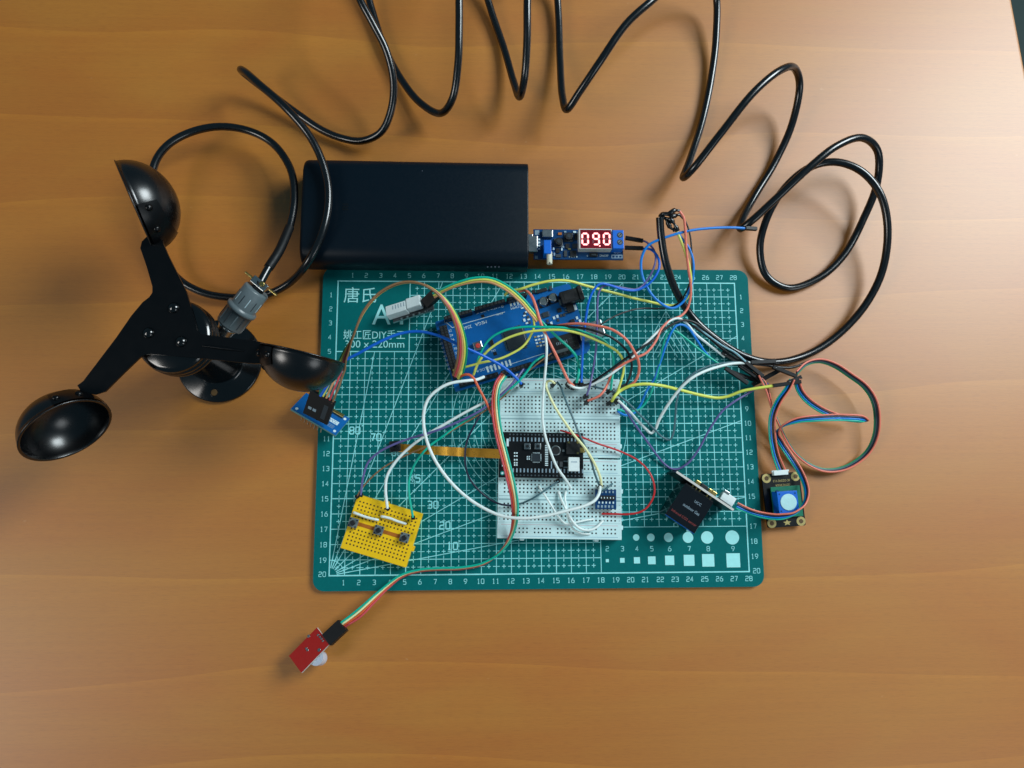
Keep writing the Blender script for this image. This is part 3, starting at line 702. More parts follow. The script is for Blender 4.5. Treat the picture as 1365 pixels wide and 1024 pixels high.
# ------------------------------------------------------------------ tilted blue clock module (left)
L_ = U(387.5, 545, 1.5); Bt = U(447.5, 580.5, 1.5); Rt = U(481, 566.5, .45)
R = frame(Bt, L_, Rt); x = -R.col[0]; y = (Rt-Bt); y = (y - x*y.dot(x)).normalized(); zc_ = x.cross(y); Rm = Matrix((x, y, zc_)).transposed()
T = Thing('clock_module', 'tilted blue sensor module with black six pin plug on left edge of the mat', 'circuit board', L_, Rm)
Lb = (Bt-L_).length; q = T.w(Rt); Hb = q.y
mb = MB(); sk_ = T.w(Rt).x - Lb
mb.add([(0, 0, -.16), (Lb, 0, -.16), (Lb+sk_*.0, Hb, -.16), (0, Hb, -.16), (0, 0, 0), (Lb, 0, 0), (Lb, Hb, 0), (0, Hb, 0)], [(4, 5, 6, 7)], M['pcbblue'])
mb.add([(0, 0, -.16), (Lb, 0, -.16), (Lb, Hb, -.16), (0, Hb, -.16), (0, 0, 0), (Lb, 0, 0), (Lb, Hb, 0), (0, Hb, 0)], [(3, 2, 1, 0), (0, 1, 5, 4), (1, 2, 6, 5), (2, 3, 7, 6), (3, 0, 4, 7)], M['pcbedge'])
for (xx, yy) in ((.3, .25), (Lb-.25, .25), (Lb-.25, Hb-.25)): mb.cyl((xx, yy, 0), .1, .01, M['silk'], 12)
mb.box((Lb-.75, Hb*.5, .005), (.75, .3, .01), M['silk']); mb.text('VCC', (Lb-.75, Hb*.5, .014), .2, M['pcbblue'])
for k in range(3): mb.box((Lb-.75, Hb*.5-.32-.1*k, .005), (.6, .03, .008), M['dimprint'])
T.part('board', mb)
mb = MB()
for k in range(7): mb.cyl((.9+k*.254, .0, -.55), .045, .42, M['steel'], 8)
T.part('pins', mb)
mb = MB(); qa = T.px(449, 551, 1.0); qb = T.px(465, 560, .9); mb.cyl((Lb-1.35, Hb-.22, .13), .13, .95, M['brass'], 16, axis=(1, 0, 0)); T.part('coin_holder_clip', mb)
mb = MB(); mb.box((Lb-.35, Hb*.55, -.45), (.45, .8, .3), M['teal'], .03); T.part('teal_block', mb)
# black plug: four corners seen from above
pa, pb_, pc, pd = U(413, 524, 3.0), U(446.5, 537, 3.0), U(433, 566.5, 2.0), U(406, 548.5, 2.0)
xx = (pb_-pa+pc-pd).normalized(); yy = (pa-pd+pb_-pc); yy = (yy-xx*yy.dot(xx)); hl = yy.length/2; yy.normalize(); zz_ = xx.cross(yy)
cen = (pa+pb_+pc+pd)/4 - zz_*.13
Rl = T.R.inverted() @ Matrix((xx, yy, zz_)).transposed()
mb = MB(); mb.box(T.w(cen), (1.78, hl+.15, .27), M['housing'], .02, Rl)
for k in range(2): mb.box(T.w(cen - xx*(.55-.33*k) - yy*(.3) + zz_*.137), (.24, .2, .006), M['dimprint'], 0, Rl)
mb.box(T.w(cen + xx*(.45) - yy*.1 + zz_*.137), (.3, 1.1, .004), M['chipg'], 0, Rl)
T.part('plug', mb)
CLOCKTOP = (pa, pb_)

# ------------------------------------------------------------------ red motion sensor
TLp, TRp, BRp, BLp = U(424, 837.5, 1.1), U(439, 859.5, 1.6), U(402, 896, 1.6), U(383.5, 873.5, 1.1)
x = (TRp-TLp + BRp-BLp).normalized(); y = (TLp-BLp + TRp-BRp); y = (y-x*y.dot(x)).normalized(); zv = x.cross(y); cen = (TLp+TRp+BRp+BLp)/4
T = Thing('motion_sensor', 'small red sensor board resting face down on a white dome near bottom of the desk', 'sensor', cen, Matrix((x, y, zv)).transposed())
W = ((TRp-TLp).length+(BRp-BLp).length)/2; H = ((TLp-BLp).length+(TRp-BRp).length)/2
mb = MB()
v8 = [(sx*W/2, sy*H/2, zz) for zz in (-.16, 0) for sx, sy in ((-1, -1), (1, -1), (1, 1), (-1, 1))]
mb.add(v8, [(4, 5, 6, 7)], M['pcbred']); mb.add(v8, [(3, 2, 1, 0), (0, 1, 5, 4), (1, 2, 6, 5), (2, 3, 7, 6), (3, 0, 4, 7)], M['edgewhite'])
T.part('board', mb)
mb = MB()
for (u, v, w) in ((424, 846.5, .07), (426.5, 849, .07), (428.5, 851.5, .07), (430.5, 854.5, .07), (411.5, 848, .1), (410, 866.5, .08), (408.3, 864.5, .07), (425.5, 866.5, .11)):
    q = T.pp(u, v, 0); mb.cyl((q.x, q.y, 0), w, .03, M['steel'], 10, bev=.01)
T.part('solder_joints', mb)
mb = MB(); mb.lathe([(.47, 0), (.47, -.42), (.45, -.62), (.38, -.8), (.26, -.93), (.12, -1.0), (.001, -1.02)], M['frost'], Matrix.Translation((W/2-.05, 0.0, -.17)), 28)
mb.box((W/2-.3, 0.0, -.22), (.7, .9, .1), M['white']); T.part('dome_lens', mb)
pa, pb_, pc, pd = U(450.5, 826, 1.3), U(462, 840, 1.5), U(440.5, 861.5, 1.55), U(430, 846.5, 1.3)
xx = (pb_-pa+pc-pd).normalized(); yy = (pa-pd+pb_-pc); yy = (yy-xx*yy.dot(xx)); hl = yy.length/2; yy.normalize(); zz_ = xx.cross(yy)
Rl = T.R.inverted() @ Matrix((xx, yy, zz_)).transposed(); cen = (pa+pb_+pc+pd)/4 - zz_*.15
mb = MB(); mb.box(T.w(cen), ((pb_-pa).length, hl, .5), M['housing'], .02, Rl); T.part('plug', mb)
PIRTOP = (pa, pb_)

# ------------------------------------------------------------------ white humidity sensor
p0, p1 = U(519, 419, 1.2), U(570, 403, 1.9)
x = (p1-p0).normalized(); up = Vector((.0, .35, .9)); y = up.cross(x).normalized(); zv = x.cross(y)
T = Thing('humidity_sensor', 'white slotted humidity sensor lying across the letter A of the mat', 'sensor', p0, Matrix((x, y, zv)).transposed())
mb = MB(); mb.box((.62, .1, .02), (1.5, .78, .6), M['white'], .05)
mb.box((1.9, .16, .06), (1.05, .84, .6), M['white'], .08)
for k in range(5): mb.box((.42+.2*k, .2, .322), (.055, .32, .012), M['dimprint'])
T.part('grille_housing', mb)
mb = MB(); mb.box((1.6, -.1, -.36), (3.0, .86, .12), M['greyd'], .02); mb.box((1.6, -.54, -.36), (3.0, .03, .1), M['pcbedge'])
T.part('board', mb)
mb = MB()
for k in range(4): mb.cyl((2.5+.17*k, -.5, -.45), .05, .22, M['steel'], 8)
for k in range(7): mb.box((.75+.22*k, -.47, -.28), (.12, .12, .08), M['chip'] if k % 2 else M['steel'])
T.part('components', mb)
pa, pb_, pc, pd = U(576, 388.5, 2.5), U(583.5, 397, 2.5), U(568, 409, 2.1), U(561.5, 400.5, 2.1)
xx = (pb_-pa+pc-pd).normalized(); yy = (pa-pd+pb_-pc); yy = (yy-xx*yy.dot(xx)); hl = yy.length/2; yy.normalize(); zz_ = xx.cross(yy)
Rl = T.R.inverted() @ Matrix((xx, yy, zz_)).transposed(); cen = (pa+pb_+pc+pd)/4 - zz_*.3
mb = MB(); mb.box(T.w(cen), ((pb_-pa).length+.1, hl, .75), M['housing'], .02, Rl); T.part('plug', mb)
DHTTOP = (pa, pb_)

# ------------------------------------------------------------------ dark glossy sensor block with upright board
zs = 2.35
A, B, C = U(887.5, 685.5, zs), U(926, 711.5, zs), U(916, 646, zs)
R = frame(A, B, C); T = Thing('gas_sensor', 'glossy black square sensor with blue-lit edge standing near lower right of the mat', 'sensor', (A.x, A.y, 0), Matrix.Rotation(math.atan2(R[1][0], R[0][0]), 3, 'Z'))
Wd = (B-A).length; q = T.w(U(916, 646, zs)); Hd = q.y
mb = MB(); mb.box((Wd/2, Hd/2, (MT+zs)/2), (Wd, Hd, zs-MT), mat('gloss_black_cell', (16, 19, 24), .16, coat=.5), .04)
body = T.part('cell_body', mb)
mb = MB(); mb.box((Wd/2, -.02, zs-.12), (Wd*.98, .05, .06), M['blueplastic']); mb.box((Wd/2, Hd+.03, zs-.08), (Wd*.95, .05, .1), M['greyd']); T.part('edge_strips', mb)  # blue strip paints in the light on the near edge
mb = MB(); zz = zs+.003
mb.text('UCC', (Wd*.62, Hd*.74, zz), .17, M['dimprint']); mb.text('outdoor Gas', (Wd*.55, Hd*.5, zz), 0, M['dimprint'], fit=(Wd*.55, .2)); mb.text('Infrared CO2 sensor', (Wd*.5, Hd*.2, zz), 0, M['redprint'], fit=(Wd*.85, .17))
T.part('printed_text', mb)
a = T.px(900, 631, 2.5); b = T.px(979, 678, 2.5); py = (a.y+b.y)/2
mb = MB(); mb.box(((a.x+b.x)/2, py, 1.42), (b.x-a.x, .15, 2.24), M['pcbblack'], 0); mb.box(((a.x+b.x)/2, py, 2.555), (b.x-a.x-.02, .148, .02), M['edgewhite']); T.part('upright_board', mb)
mb = MB()
for t in (.33, .39, .45, .58, .64): mb.cyl((a.x+(b.x-a.x)*t, py-.07, 2.25), .06, .22, M['brass'], 10, axis=(0, -1, 0))
T.part('pins', mb)
mb = MB()
for t, w, mt in ((.36, .35, 'brass'), (.47, .5, 'chip'), (.57, .25, 'brass'), (.64, .35, 'brass')): mb.box((a.x+(b.x-a.x)*t, py+.2, 2.2), (w, .3, .5), M[mt], .03)
T.part('components', mb)
mb = MB(); q = T.px(971, 665, 2.3); mb.box((q.x, q.y, 2.0), (.95, .62, .55), M['white'], .04); mb.box((q.x-.3, q.y+.3, 2.05), (.4, .2, .5), M['steel'], .03); T.part('wire_socket', mb)

# ------------------------------------------------------------------ ozone sensor at right
zo = .55
A, B, C = U(1022, 699, zo), U(1069, 696.5, zo), U(1017, 636, zo)
R = frame(A, B, C); T = Thing('round_face_sensor', 'black sensor board with blue square cell and pale round face beside the mat', 'sensor', (A.x, A.y, 0), Matrix.Rotation(math.atan2(R[1][0], R[0][0])+.02, 3, 'Z'))
W = 2.6; a = T.px(1019, 702, zo); b = T.px(1070, 631, zo)
cx = (a.x+b.x)/2; cy = (a.y+b.y)/2; w = 2.62; h = 3.62
mb = MB(); mb.prism(rrect(cx-w/2, cy-h/2, cx+w/2, cy+h/2, .12, 3), zo-.16, zo, M['pcbblack'])
mb.text('IIC OZONE V1.0', (cx, cy+h/2-.52, zo+.005), 0, M['gold'], math.pi, fit=(1.15, .15)); mb.text('OZONE SENSOR', (cx+.05, cy+h/2-.82, zo+.005), 0, M['gold'], math.pi, fit=(1.0, .13))
mb.prism([(cx + .05 + r_*math.cos(t), cy-h/2+.27 + r_*math.sin(t)*.7) for r_, t in [((.3 if k % 2 == 0 else .14), math.pi*(.5+k/5)) for k in range(10)]], zo, zo+.01, M['gold'])
T.part('board', mb)
for sx, sy in ((-1, -1), (1, -1), (-1, 1), (1, 1)):
    mb = MB(); c0 = (cx+sx*(w/2-.3), cy+sy*(h/2-.3)); mb.cyl((c0[0], c0[1], zo), .31, .012, M['gold'], 24); mb.cyl((c0[0], c0[1], zo+.012), .15, .006, mat('hole_wood', (88, 66, 34), .6), 18); T.part('mounting_hole', mb)
mb = MB(); q0 = T.px(1041, 666, 1.0); mb.box((cx+.1, cy-.12, zo+.2), (2.0, 2.05, .14), M['pcbgreen'], .01); mb.box((cx+.1, cy-.12, zo+.07), (1.6, 1.7, .13), M['chip']); T.part('cell_board', mb)
mb = MB(); zt = zo+1.15; q = T.px(1050.8, 669.5, zt); mb.box((q.x, q.y, zo+.7), (1.38, 1.45, .88), M['blueplastic'], .03)
for sx in (-1, 1):
    for sy in (-1, 1): mb.cyl((q.x+sx*.53, q.y+sy*.56, zt-.01), .05, .015, M['pcbdark'], 10)
mb.cyl((q.x-.62, q.y+.72, zt-.2), .11, .12, M['pcbdark'], 14)
cell = T.part('sensor_cell', mb)
mb = MB(); mb.cyl((q.x+.02, q.y, zt-.01), .55, .04, mat('pale_membrane', (186, 232, 236), .6), 40, bev=.02); T.part('membrane', mb, cell)
mb = MB(); mb.box((cx-.1, cy+h/2+.02, zo+.17), (1.0, .32, .36), M['white'], .03); mb.box((cx-.1, cy+h/2+.14, zo+.2), (1.18, .12, .2), M['white'], .02); T.part('wire_socket', mb)
for sx, sy in ((-1, -1), (1, -1), (-1, 1), (1, 1)): mb = MB(); mb.cyl((cx+sx*(w/2-.3), cy+sy*(h/2-.3), 0.0), .12, zo-.16, M['steel'], 10); T.part('standoff', mb)

# ------------------------------------------------------------------ anemometer
base = Vector((-22.0, 4.6, 0)); hub = U(222.5, 437, 7.4)
T = Thing('anemometer', 'glossy black three cup wind gauge standing on round flange at left', 'wind gauge', base)
ax = (Vector((hub.x, hub.y, 7.4)) - base).normalized(); ax = (ax + Vector((0, 0, 1))*.5).normalized()
mb = MB(); fb = Vector((0, -.22, 0))
F0 = U(292, 481, .25) - base; F0.z = 0
mb.lathe([(2.8, 0), (2.86, .06), (2.86, .2), (2.78, .28), (1.75, .3), (1.7, .38), (1.6, .42), (.01, .42)], M['paint'], Matrix.Translation(F0), 56)
fl = T.part('base_flange', mb)
mb = MB()
for ang in (265, 25, 145):
    mb = MB(); p = F0 + Vector((2.2*math.cos(math.radians(ang)), 2.2*math.sin(math.radians(ang)), .285)); mb.cyl(p, .22, .012, mat('hole_wood', (88, 66, 34), .6), 18)
    mb.lathe([(.22, 0), (.26, .03), (.3, 0)], M['paint'], Matrix.Translation(p), 18, cap=False)
    T.part('screw_hole', mb, fl)
q = ax.to_track_quat('Z', 'Y').to_matrix().to_4x4()
mb = MB(); mb.lathe([(1.62, .35), (1.66, .5), (1.66, 5.3), (1.75, 5.5), (2.2, 5.75), (2.28, 5.9), (2.28, 6.1), (2.16, 6.16), (2.16, 6.26), (2.28, 6.32), (2.28, 6.52), (2.12, 6.6), (2.12, 6.7), (2.24, 6.76), (2.2, 6.95), (1.9, 7.1), (.9, 7.2), (.01, 7.2)], M['paint'], Matrix.Translation(F0*.85) @ q, 64)
T.part('body', mb)
zr = 7.4
outl = [(187, 331), (189, 322), (206, 305), (213, 314), (224, 340), (248, 388), (256, 415), (263, 440), (268, 445), (280, 447), (343, 455), (356, 458), (366, 463), (364, 476), (352, 484), (338, 485), (290, 480), (240, 475), (200, 472), (193, 473), (186, 477), (165, 497), (140, 522), (126, 526), (108, 522), (103, 514), (111, 508), (130, 483), (155, 450), (175, 421), (190, 403), (199, 396), (203, 390), (203, 382), (196, 357)]
mb = MB(); po = [U(u, v, zr) - base for u, v in outl]; mb.prism([(p.x, p.y) for p in po], zr-.16, zr, M['paint2'])
for (a, b) in (((270, 461), (325, 468)),):
    a = U(*a, zr)-base; b = U(*b, zr)-base; mb.tube([a, (a+b)/2+Vector((0, 0, .02)), b], [.06, .1, .05], M['paint2'], 8)
rot = T.part('rotor_plate', mb)
for u, v in ((230.5, 410), (197, 443.5), (240.5, 455)):
    mb = MB(); p = U(u, v, zr+.1)-base; mb.lathe([(.32, 0), (.32, .05), (.25, .14), (.14, .21), (.001, .24)], M['paint'], Matrix.Translation((p.x, p.y, zr)), 28); T.part('bolt', mb, rot)
cups = [((157, 224), (203, 329), (1, .35), 16, 1), ((41, 612), (135, 537), (-.5, .86), 14, 1), ((350, 460), (458, 485), (0, -1), 4, 1)]
for (e1, e2, dd, tilt, s_) in cups:
    zcup = 7.15; a = U(*e1, zcup); b = U(*e2, zcup); hubw = Vector((hub.x, hub.y, zcup))
    if (a-hubw).length < (b-hubw).length: a, b = b, a
    cen = (a+b)/2; r_h = (a-b).normalized(); Rr = (a-b).length/2
    dome = Vector((dd[0], dd[1], 0)); dome = (dome - r_h*dome.dot(r_h)).normalized()
    th = math.radians(tilt); dome = (dome*math.cos(th) + Vector((0, 0, -1))*math.sin(th)).normalized()
    tt = r_h.cross(dome)
    if tt.z < 0: tt = -tt
    Mx = Matrix.Translation(cen - base) @ Matrix((r_h, tt, dome)).transposed().to_4x4()
    prof = []; dep = .9
    for k in range(15): t = math.pi/2*k/14; prof.append((Rr*math.cos(t)+1e-4, Rr*dep*math.sin(t)))
    inn = [(p[0]*.955+1e-4, p[1]*.955) for p in prof[::-1]]
    mb = MB(); mb.lathe(inn + [(Rr*.965, -.03), (Rr*1.0, -.05), (Rr*1.022, -.02), (Rr*1.02, .03)] + prof, mat('cup_paint', (4, 5, 7), .27, spec=.75, nscale=300, bump=.02), Mx, 56, cap=False)
    cup = T.part('cup', mb)
    # bracket tab hugging the hub side of the dome
    mb = MB(); vs = []; fs = []; na, nb = 9, 5
    for i in range(na):
        al = math.radians(-25 + 88*i/(na-1))
        for j in range(nb):
            be = math.radians(3 + (40 - 14*i/(na-1))*j/(nb-1))
            d_ = Vector((-math.cos(al)*math.cos(be), math.sin(al)*math.cos(be), math.sin(be)))
            p = Vector((d_.x*Rr, d_.y*Rr, d_.z*Rr*dep)) * 1.03; vs.append(Mx @ p)
    for i in range(na-1):
        for j in range(nb-1): fs.append((i*nb+j, i*nb+j+1, (i+1)*nb+j+1, (i+1)*nb+j))
    mb.add(vs, fs, M['paint2'], True)
    T.part('bracket', mb)
    for al, be in ((28, 14), (56, 15)):
        al = math.radians(al); be = math.radians(be); d_ = Vector((-math.cos(al)*math.cos(be), math.sin(al)*math.cos(be), math.sin(be)*dep))
        p = Mx @ (d_*Rr*1.03); nn = (Mx.to_3x3() @ d_).normalized(); mb = MB()
        mb.lathe([(.2, -.02), (.2, .05), (.13, .12), (.001, .14)], M['paint2'], Matrix.Translation(p) @ nn.to_track_quat('Z', 'Y').to_matrix().to_4x4(), 16); T.part('rivet', mb)
# grey aviation plug
c0, c1 = U(303, 437, 3.1)-base, U(343, 386, 4.0)-base
d = (c1-c0).normalized(); q = d.to_track_quat('Z', 'Y').to_matrix().to_4x4(); Lc = (c1-c0).length
mb = MB(); mb.lathe([(.5, -1.0), (.55, -.1), (.62, 0), (.62, .12), (.5, .16), (.5, .2)], M['steel'], Matrix.Translation(c0) @ q, 30)
sockt = T.part('metal_socket', mb)
mb = MB(); mb.lathe([(.72, .15), (.86, .2), (.88, .3), (.88, Lc*.42), (.95, Lc*.44), (1.0, Lc*.46), (1.0, Lc*.52), (.86, Lc*.54), (.84, Lc*.56), (.84, Lc*.97), (.76, Lc), (.4, Lc)], M['grey'], Matrix.Translation(c0) @ q, 48)
for k in range(12):
    a = math.radians(30*k); ro = Matrix.Rotation(a, 4, 'Z'); pm = Matrix.Translation(c0) @ q @ ro
    bm = bmesh.new(); bmesh.ops.create_cube(bm, size=1)
    for v in bm.verts: v.co = Vector((v.co.x*.05+.88, v.co.y*.07, v.co.z*Lc*.26+Lc*.27))
    mb.frombm(bm, M['greyd'] if k % 2 else M['grey'], pm)
    bm = bmesh.new(); bmesh.ops.create_cube(bm, size=1)
    for v in bm.verts: v.co = Vector((v.co.x*.03+.84, v.co.y*.05, v.co.z*Lc*.2+Lc*.72))
    mb.frombm(bm, M['greyd'] if k % 2 else M['silk'], pm)
T.part('cable_plug', mb)
mb = MB(); cc = U(349, 380, 4.0)-base; e = (U(343, 371, 4.15)-base); f_ = U(352, 388, 4.15)-base; rr_ = math.atan2(f_.y-e.y, f_.x-e.x)
mb.cyl(c1 - d*.05, .42, .6, M['chip'], 24, axis=d)
mb.box(U(346, 378.5, 4.35)-base, (1.15, .5, .3), M['steel'], .05, math.atan2((U(355, 386, 4.3)-U(337, 371, 4.3)).y, (U(355, 386, 4.3)-U(337, 371, 4.3)).x))
mb.cyl(U(349.5, 379, 4.5)-base, .17, .12, M['brass'], 16, bev=.03)
for a, b in (((327, 363), (338, 372)), ((359, 386), (369, 394))):
    a = U(*a, 4.3)-base; b = U(*b, 4.3)-base; mb.cyl(a, .085, (b-a).length, M['brass'], 12, axis=(b-a))
T.part('cord_clamp', mb)

# ------------------------------------------------------------------ coiled black cable
cp = [(347, 377, 4.2), (358, 357, 3.9), (372, 335, 3.4), (386, 303, 2.6), (392.5, 262, 2.1), (387, 225, 1.8), (363, 191, 1.6), (330, 174, 1.6), (290, 169, 1.8), (250, 178, 2), (221, 196, 2.2), (205, 222, 2.2), (203, 270, 1.8), (212, 325, 1.2), (234, 368, .8), (265, 388, .6), (300, 396, .5), (350, 394, .6), (385, 378, 1.3), (412, 347, 2.8), (430, 310, 3.2),
      (438, 268, 3.25), (434, 230, 3.3), (415, 185, 3.6), (380, 143, 4.0), (345, 112, 3.8), (328, 97, 3.3), (321, 93, 2.7), (326, 98, 2.0), (350, 117, 1.3), (390, 147, .8), (430, 174, .6), (458, 185, .6), (482, 188, .9), (508, 176, 1.6), (521, 148, 2.4), (524.5, 110, 3.3), (515, 68, 4.2), (496, 30, 5), (478, -5, 5.5), (466, -60, 5.6), (462, -100, 4.6),
      (468, -110, 3), (476, -75, 1.8), (487, -20, 1.0), (498, 20, .6), (512, 62, .45), (533, 103, .5), (560, 137, .9), (588, 151, 1.8), (603, 132, 3), (610.5, 85, 4.2), (612, 35, 5), (612, -20, 5.6), (613, -80, 5), (622, -100, 3.4), (634, -70, 1.8), (645, -20, .9), (655, 15, .5), (672, 65, .5), (685, 110, 1.2), (693, 129, 2.3), (699, 105, 3.6), (702.5, 55, 4.8), (703, 0, 5.6),
      (706, -55, 5.6), (718, -85, 4.2), (731, -60, 2.2), (741, -20, 1), (744.5, 20, .6), (746.5, 80, .8), (750, 130, 1.8), (756, 146, 2.6), (773, 122, 3.6), (800, 82, 4.8), (835, 32, 5.5), (870, 0, 5.7), (910, -35, 5.2), (938, -45, 3.6), (954, -10, 1.9), (954.5, 50, .9), (948, 105, .5), (936, 162, .5), (919, 215, 1.2), (911, 237, 2), (923, 226, 3), (960, 179, 4.2), (1005, 123, 5), (1040, 94, 4.8),
      (1059, 91, 3.7), (1066, 113, 2.5), (1056, 165, 1.2), (1034, 215, .5), (1006, 262, .5), (990, 292, 1.2), (987, 305, 1.8), (1000, 296, 2.4), (1032, 267, 3), (1076, 226, 3.8), (1115, 195, 4), (1150, 184, 3.5), (1170, 202, 2.6), (1169, 245, 1.6), (1151, 292, .8), (1125, 340, .5), (1091, 371, .4), (1050, 384, .35), (1022, 368, .5), (1013, 332, 1), (1022, 292, 1.6), (1045, 252, 2.2), (1078, 224, 2.6),
      (1112, 216, 2.9), (1146, 227, 3), (1172, 256, 2.8), (1183, 300, 2.2), (1177, 358, 1.4), (1156, 403, .9), (1120, 444, .6), (1078, 472, .6), (1033, 483, .8), (995, 476, .9), (955, 452, .9), (925, 425, 1), (903, 392, 1.6), (888, 352, 2.4), (881, 312, 3), (879.5, 290, 3.3)]
P = [U(*q) for q in cp]
mb = MB(); cl = catmull(P, .22); o0 = cl[0].copy(); o0.z = 0
o0 = U(300, 396, 0)
mb.tube([p for p in cl], .262, M['cable'], 16)
cb = mb.build('coiled_cable', None, origin=o0)
tag(cb, 'thick black coiled sensor cable looping from the wind gauge across the desk', 'cable')
mb = MB(); cl2 = catmull([U(*q) for q in cp[1:4]], .2); mb.tube(cl2, .31, M['housing'], 16); s_ = mb.build('cable_sleeve', cb); s_.matrix_parent_inverse = cb.matrix_world.inverted(); s_.location = -o0*S
s_.matrix_parent_inverse = Matrix.Identity(4)
# shrink-wrapped splices at the free end
for k, pts in enumerate((((880, 290, 3.2), (883, 286, 3.3), (890, 286.5, 3.3), (897, 288, 3.2), (906, 286, 3.1)), ((882, 288, 3.2), (885, 284.5, 3.5), (893, 284, 3.6), (899, 280.5, 3.6), (906, 281, 3.5)),
                         ((881, 291, 3.1), (886, 291, 3.2), (890, 297, 3.1), (894, 304, 3.0), (899, 306.5, 2.9)), ((884, 290, 3.2), (894, 293, 3.3), (899, 299, 3.2), (903, 308, 3.0)))):
    mb = MB(); c_ = catmull([U(*q) for q in pts], .1); n = len(c_)
    mb.tube(c_, [.09 + .08*(math.sin(i*.9+k) > -.2) for i in range(n)], M['cable'], 8); s_ = mb.build('shrink_wrap_splice', cb); s_.location = -o0*S

# ------------------------------------------------------------------ jumper wires
def zfill(pts, z0, z1, h):
    L = [0]
    for a, b in zip(pts, pts[1:]): L.append(L[-1] + math.hypot(b[0]-a[0], b[1]-a[1]))
    return [(u, v, z0 + (z1-z0)*l/L[-1] + h*max(0., math.sin(math.pi*l/L[-1]))**.8) for (u, v), l in zip(pts, L)]
def plugbox(mb, P, d, L, w=.25, wz=None):
    d = d.normalized(); R = d.to_track_quat('Z', 'Y').to_matrix(); mb.box(P + d*L/2, (w, wz or w, L), M['housing'], .02, R)
def wire(label, colour, pts, z0=None, z1=None, h=0., r=.075, ends='', name='jumper_wire', group='loose jumper wires', cat='wire', plen=.8, extra=()):
    """ends: '' or two letters, each - none, v vertical plug, t plug along the wire"""
    if z0 is not None: pts = zfill(pts, z0, z1, h)
    ends = ends or '--'; pts = [tuple(p) for p in pts]
    for k in (0, -1):                      # plugs in the breadboard's top rows stand upright on their pins
        if ends[k] == 'v' and 500 < pts[k][1] < 550 and 660 < pts[k][0] < 845:
            pts[k] = (pts[k][0], pts[k][1], 2.15); q = 1 if k == 0 else -2
            pts[q] = (pts[q][0], pts[q][1], max(pts[q][2], 2.4))
    P = [U(*p) for p in pts]; o0 = P[0].copy()
    c = catmull(P, .18)
    mb = MB(); mb.tube([p - o0 for p in c], r, wm(colour), 10)
    if ends == '--':
        ob = mb.build(name); ob.location = o0*S; tag(ob, label, cat, group); return ob
    e = bpy.data.objects.new(name, None); e.empty_display_size = .01; COL.objects.link(e); e.location = o0*S; tag(e, label, cat, group)
    mb.build('insulation', e)
    for k, ch in enumerate(ends):
        if ch == '-': continue
        P_ = c[0] if k == 0 else c[-1]; nb = c[2] if k == 0 else c[-3]
        d = (P_ - nb).normalized() if ch == 't' else Vector((random.uniform(-.12, .12), random.uniform(-.12, .12), -1))
        L = plen
        if ch == 'v': L = min(plen, max(.3, P_.z - 1.17)) if P_.z > 1.4 else .3
        mb = MB(); plugbox(mb, P_ - o0 + Vector((0, 0, .05)), d, L); mb.build('plug', e)
    return e
zH = 2.2
# four wires spliced to the anemometer cable
wire('bright blue wire looping above the mat top edge to a bare metal tip', 'skyblue',
     [(902, 308, 3.0), (909, 318, 2.9), (920, 334, 2.8), (924.5, 355, 2.6), (921, 381, 2.2), (911, 402, 1.9), (896, 411, 1.9), (876, 400.5, 2), (862, 382, 2.2), (855, 362, 2.4), (855.5, 343, 2.6), (864, 327.5, 2.8), (886, 317, 3.0), (920, 307.5, 3.0), (952, 304, 2.8), (978, 303.5, 2.6), (993, 304.5, 2.4)], r=.09, ends='-t', plen=.9)
wire('yellow wire arching from the blue board headers to the cable end', 'yellow',
     [(673, 393.5, 2.1), (679, 388, 2.5), (692, 386, 2.8), (710, 380, 3), (735, 374.5, 3.1), (757, 374.5, 3.0), (785, 382, 2.6), (820, 391, 2.0), (860, 401, 1.5), (899, 407, 1.4), (916, 397, 1.7), (921, 377, 2.3), (918, 352, 2.7), (909, 324, 2.9), (902.5, 309, 3.0)], r=.09)
wire('thin black wire running from the cable end down to the silver socket', 'black',
     [(905, 286, 3.1), (914, 296, 3.1), (919.5, 312, 3.0), (922, 336, 2.8), (922.5, 355, 2.6), (919, 378, 2.2), (909, 399, 1.8), (898, 408, 1.5), (877, 411.5, 1.4), (860, 411, 1.5), (840, 414, 1.8), (817, 423, 2.3), (800, 434, 2.6), (795, 440, 2.4)], r=.06)
wire('salmon red wire from the cable end curving down to the upper breadboard', 'salmon',
     [(905, 281, 3.5), (911, 289, 3.4), (913.5, 307, 3.2), (914.5, 326, 3), (917.5, 357, 2.7), (921, 382, 2.3), (920, 399, 2.1), (916, 412, 2.0), (908, 421, 2.1), (892, 428, 2.3), (882, 438, 2.5), (874, 455, 2.7), (862, 470, 2.9), (848, 477, 3.0), (830, 486, 2.9), (815, 498, 2.6), (811, 510, 2.2), (800, 527, 1.8), (783.5, 534.5, 1.6)], r=.085, ends='-v')
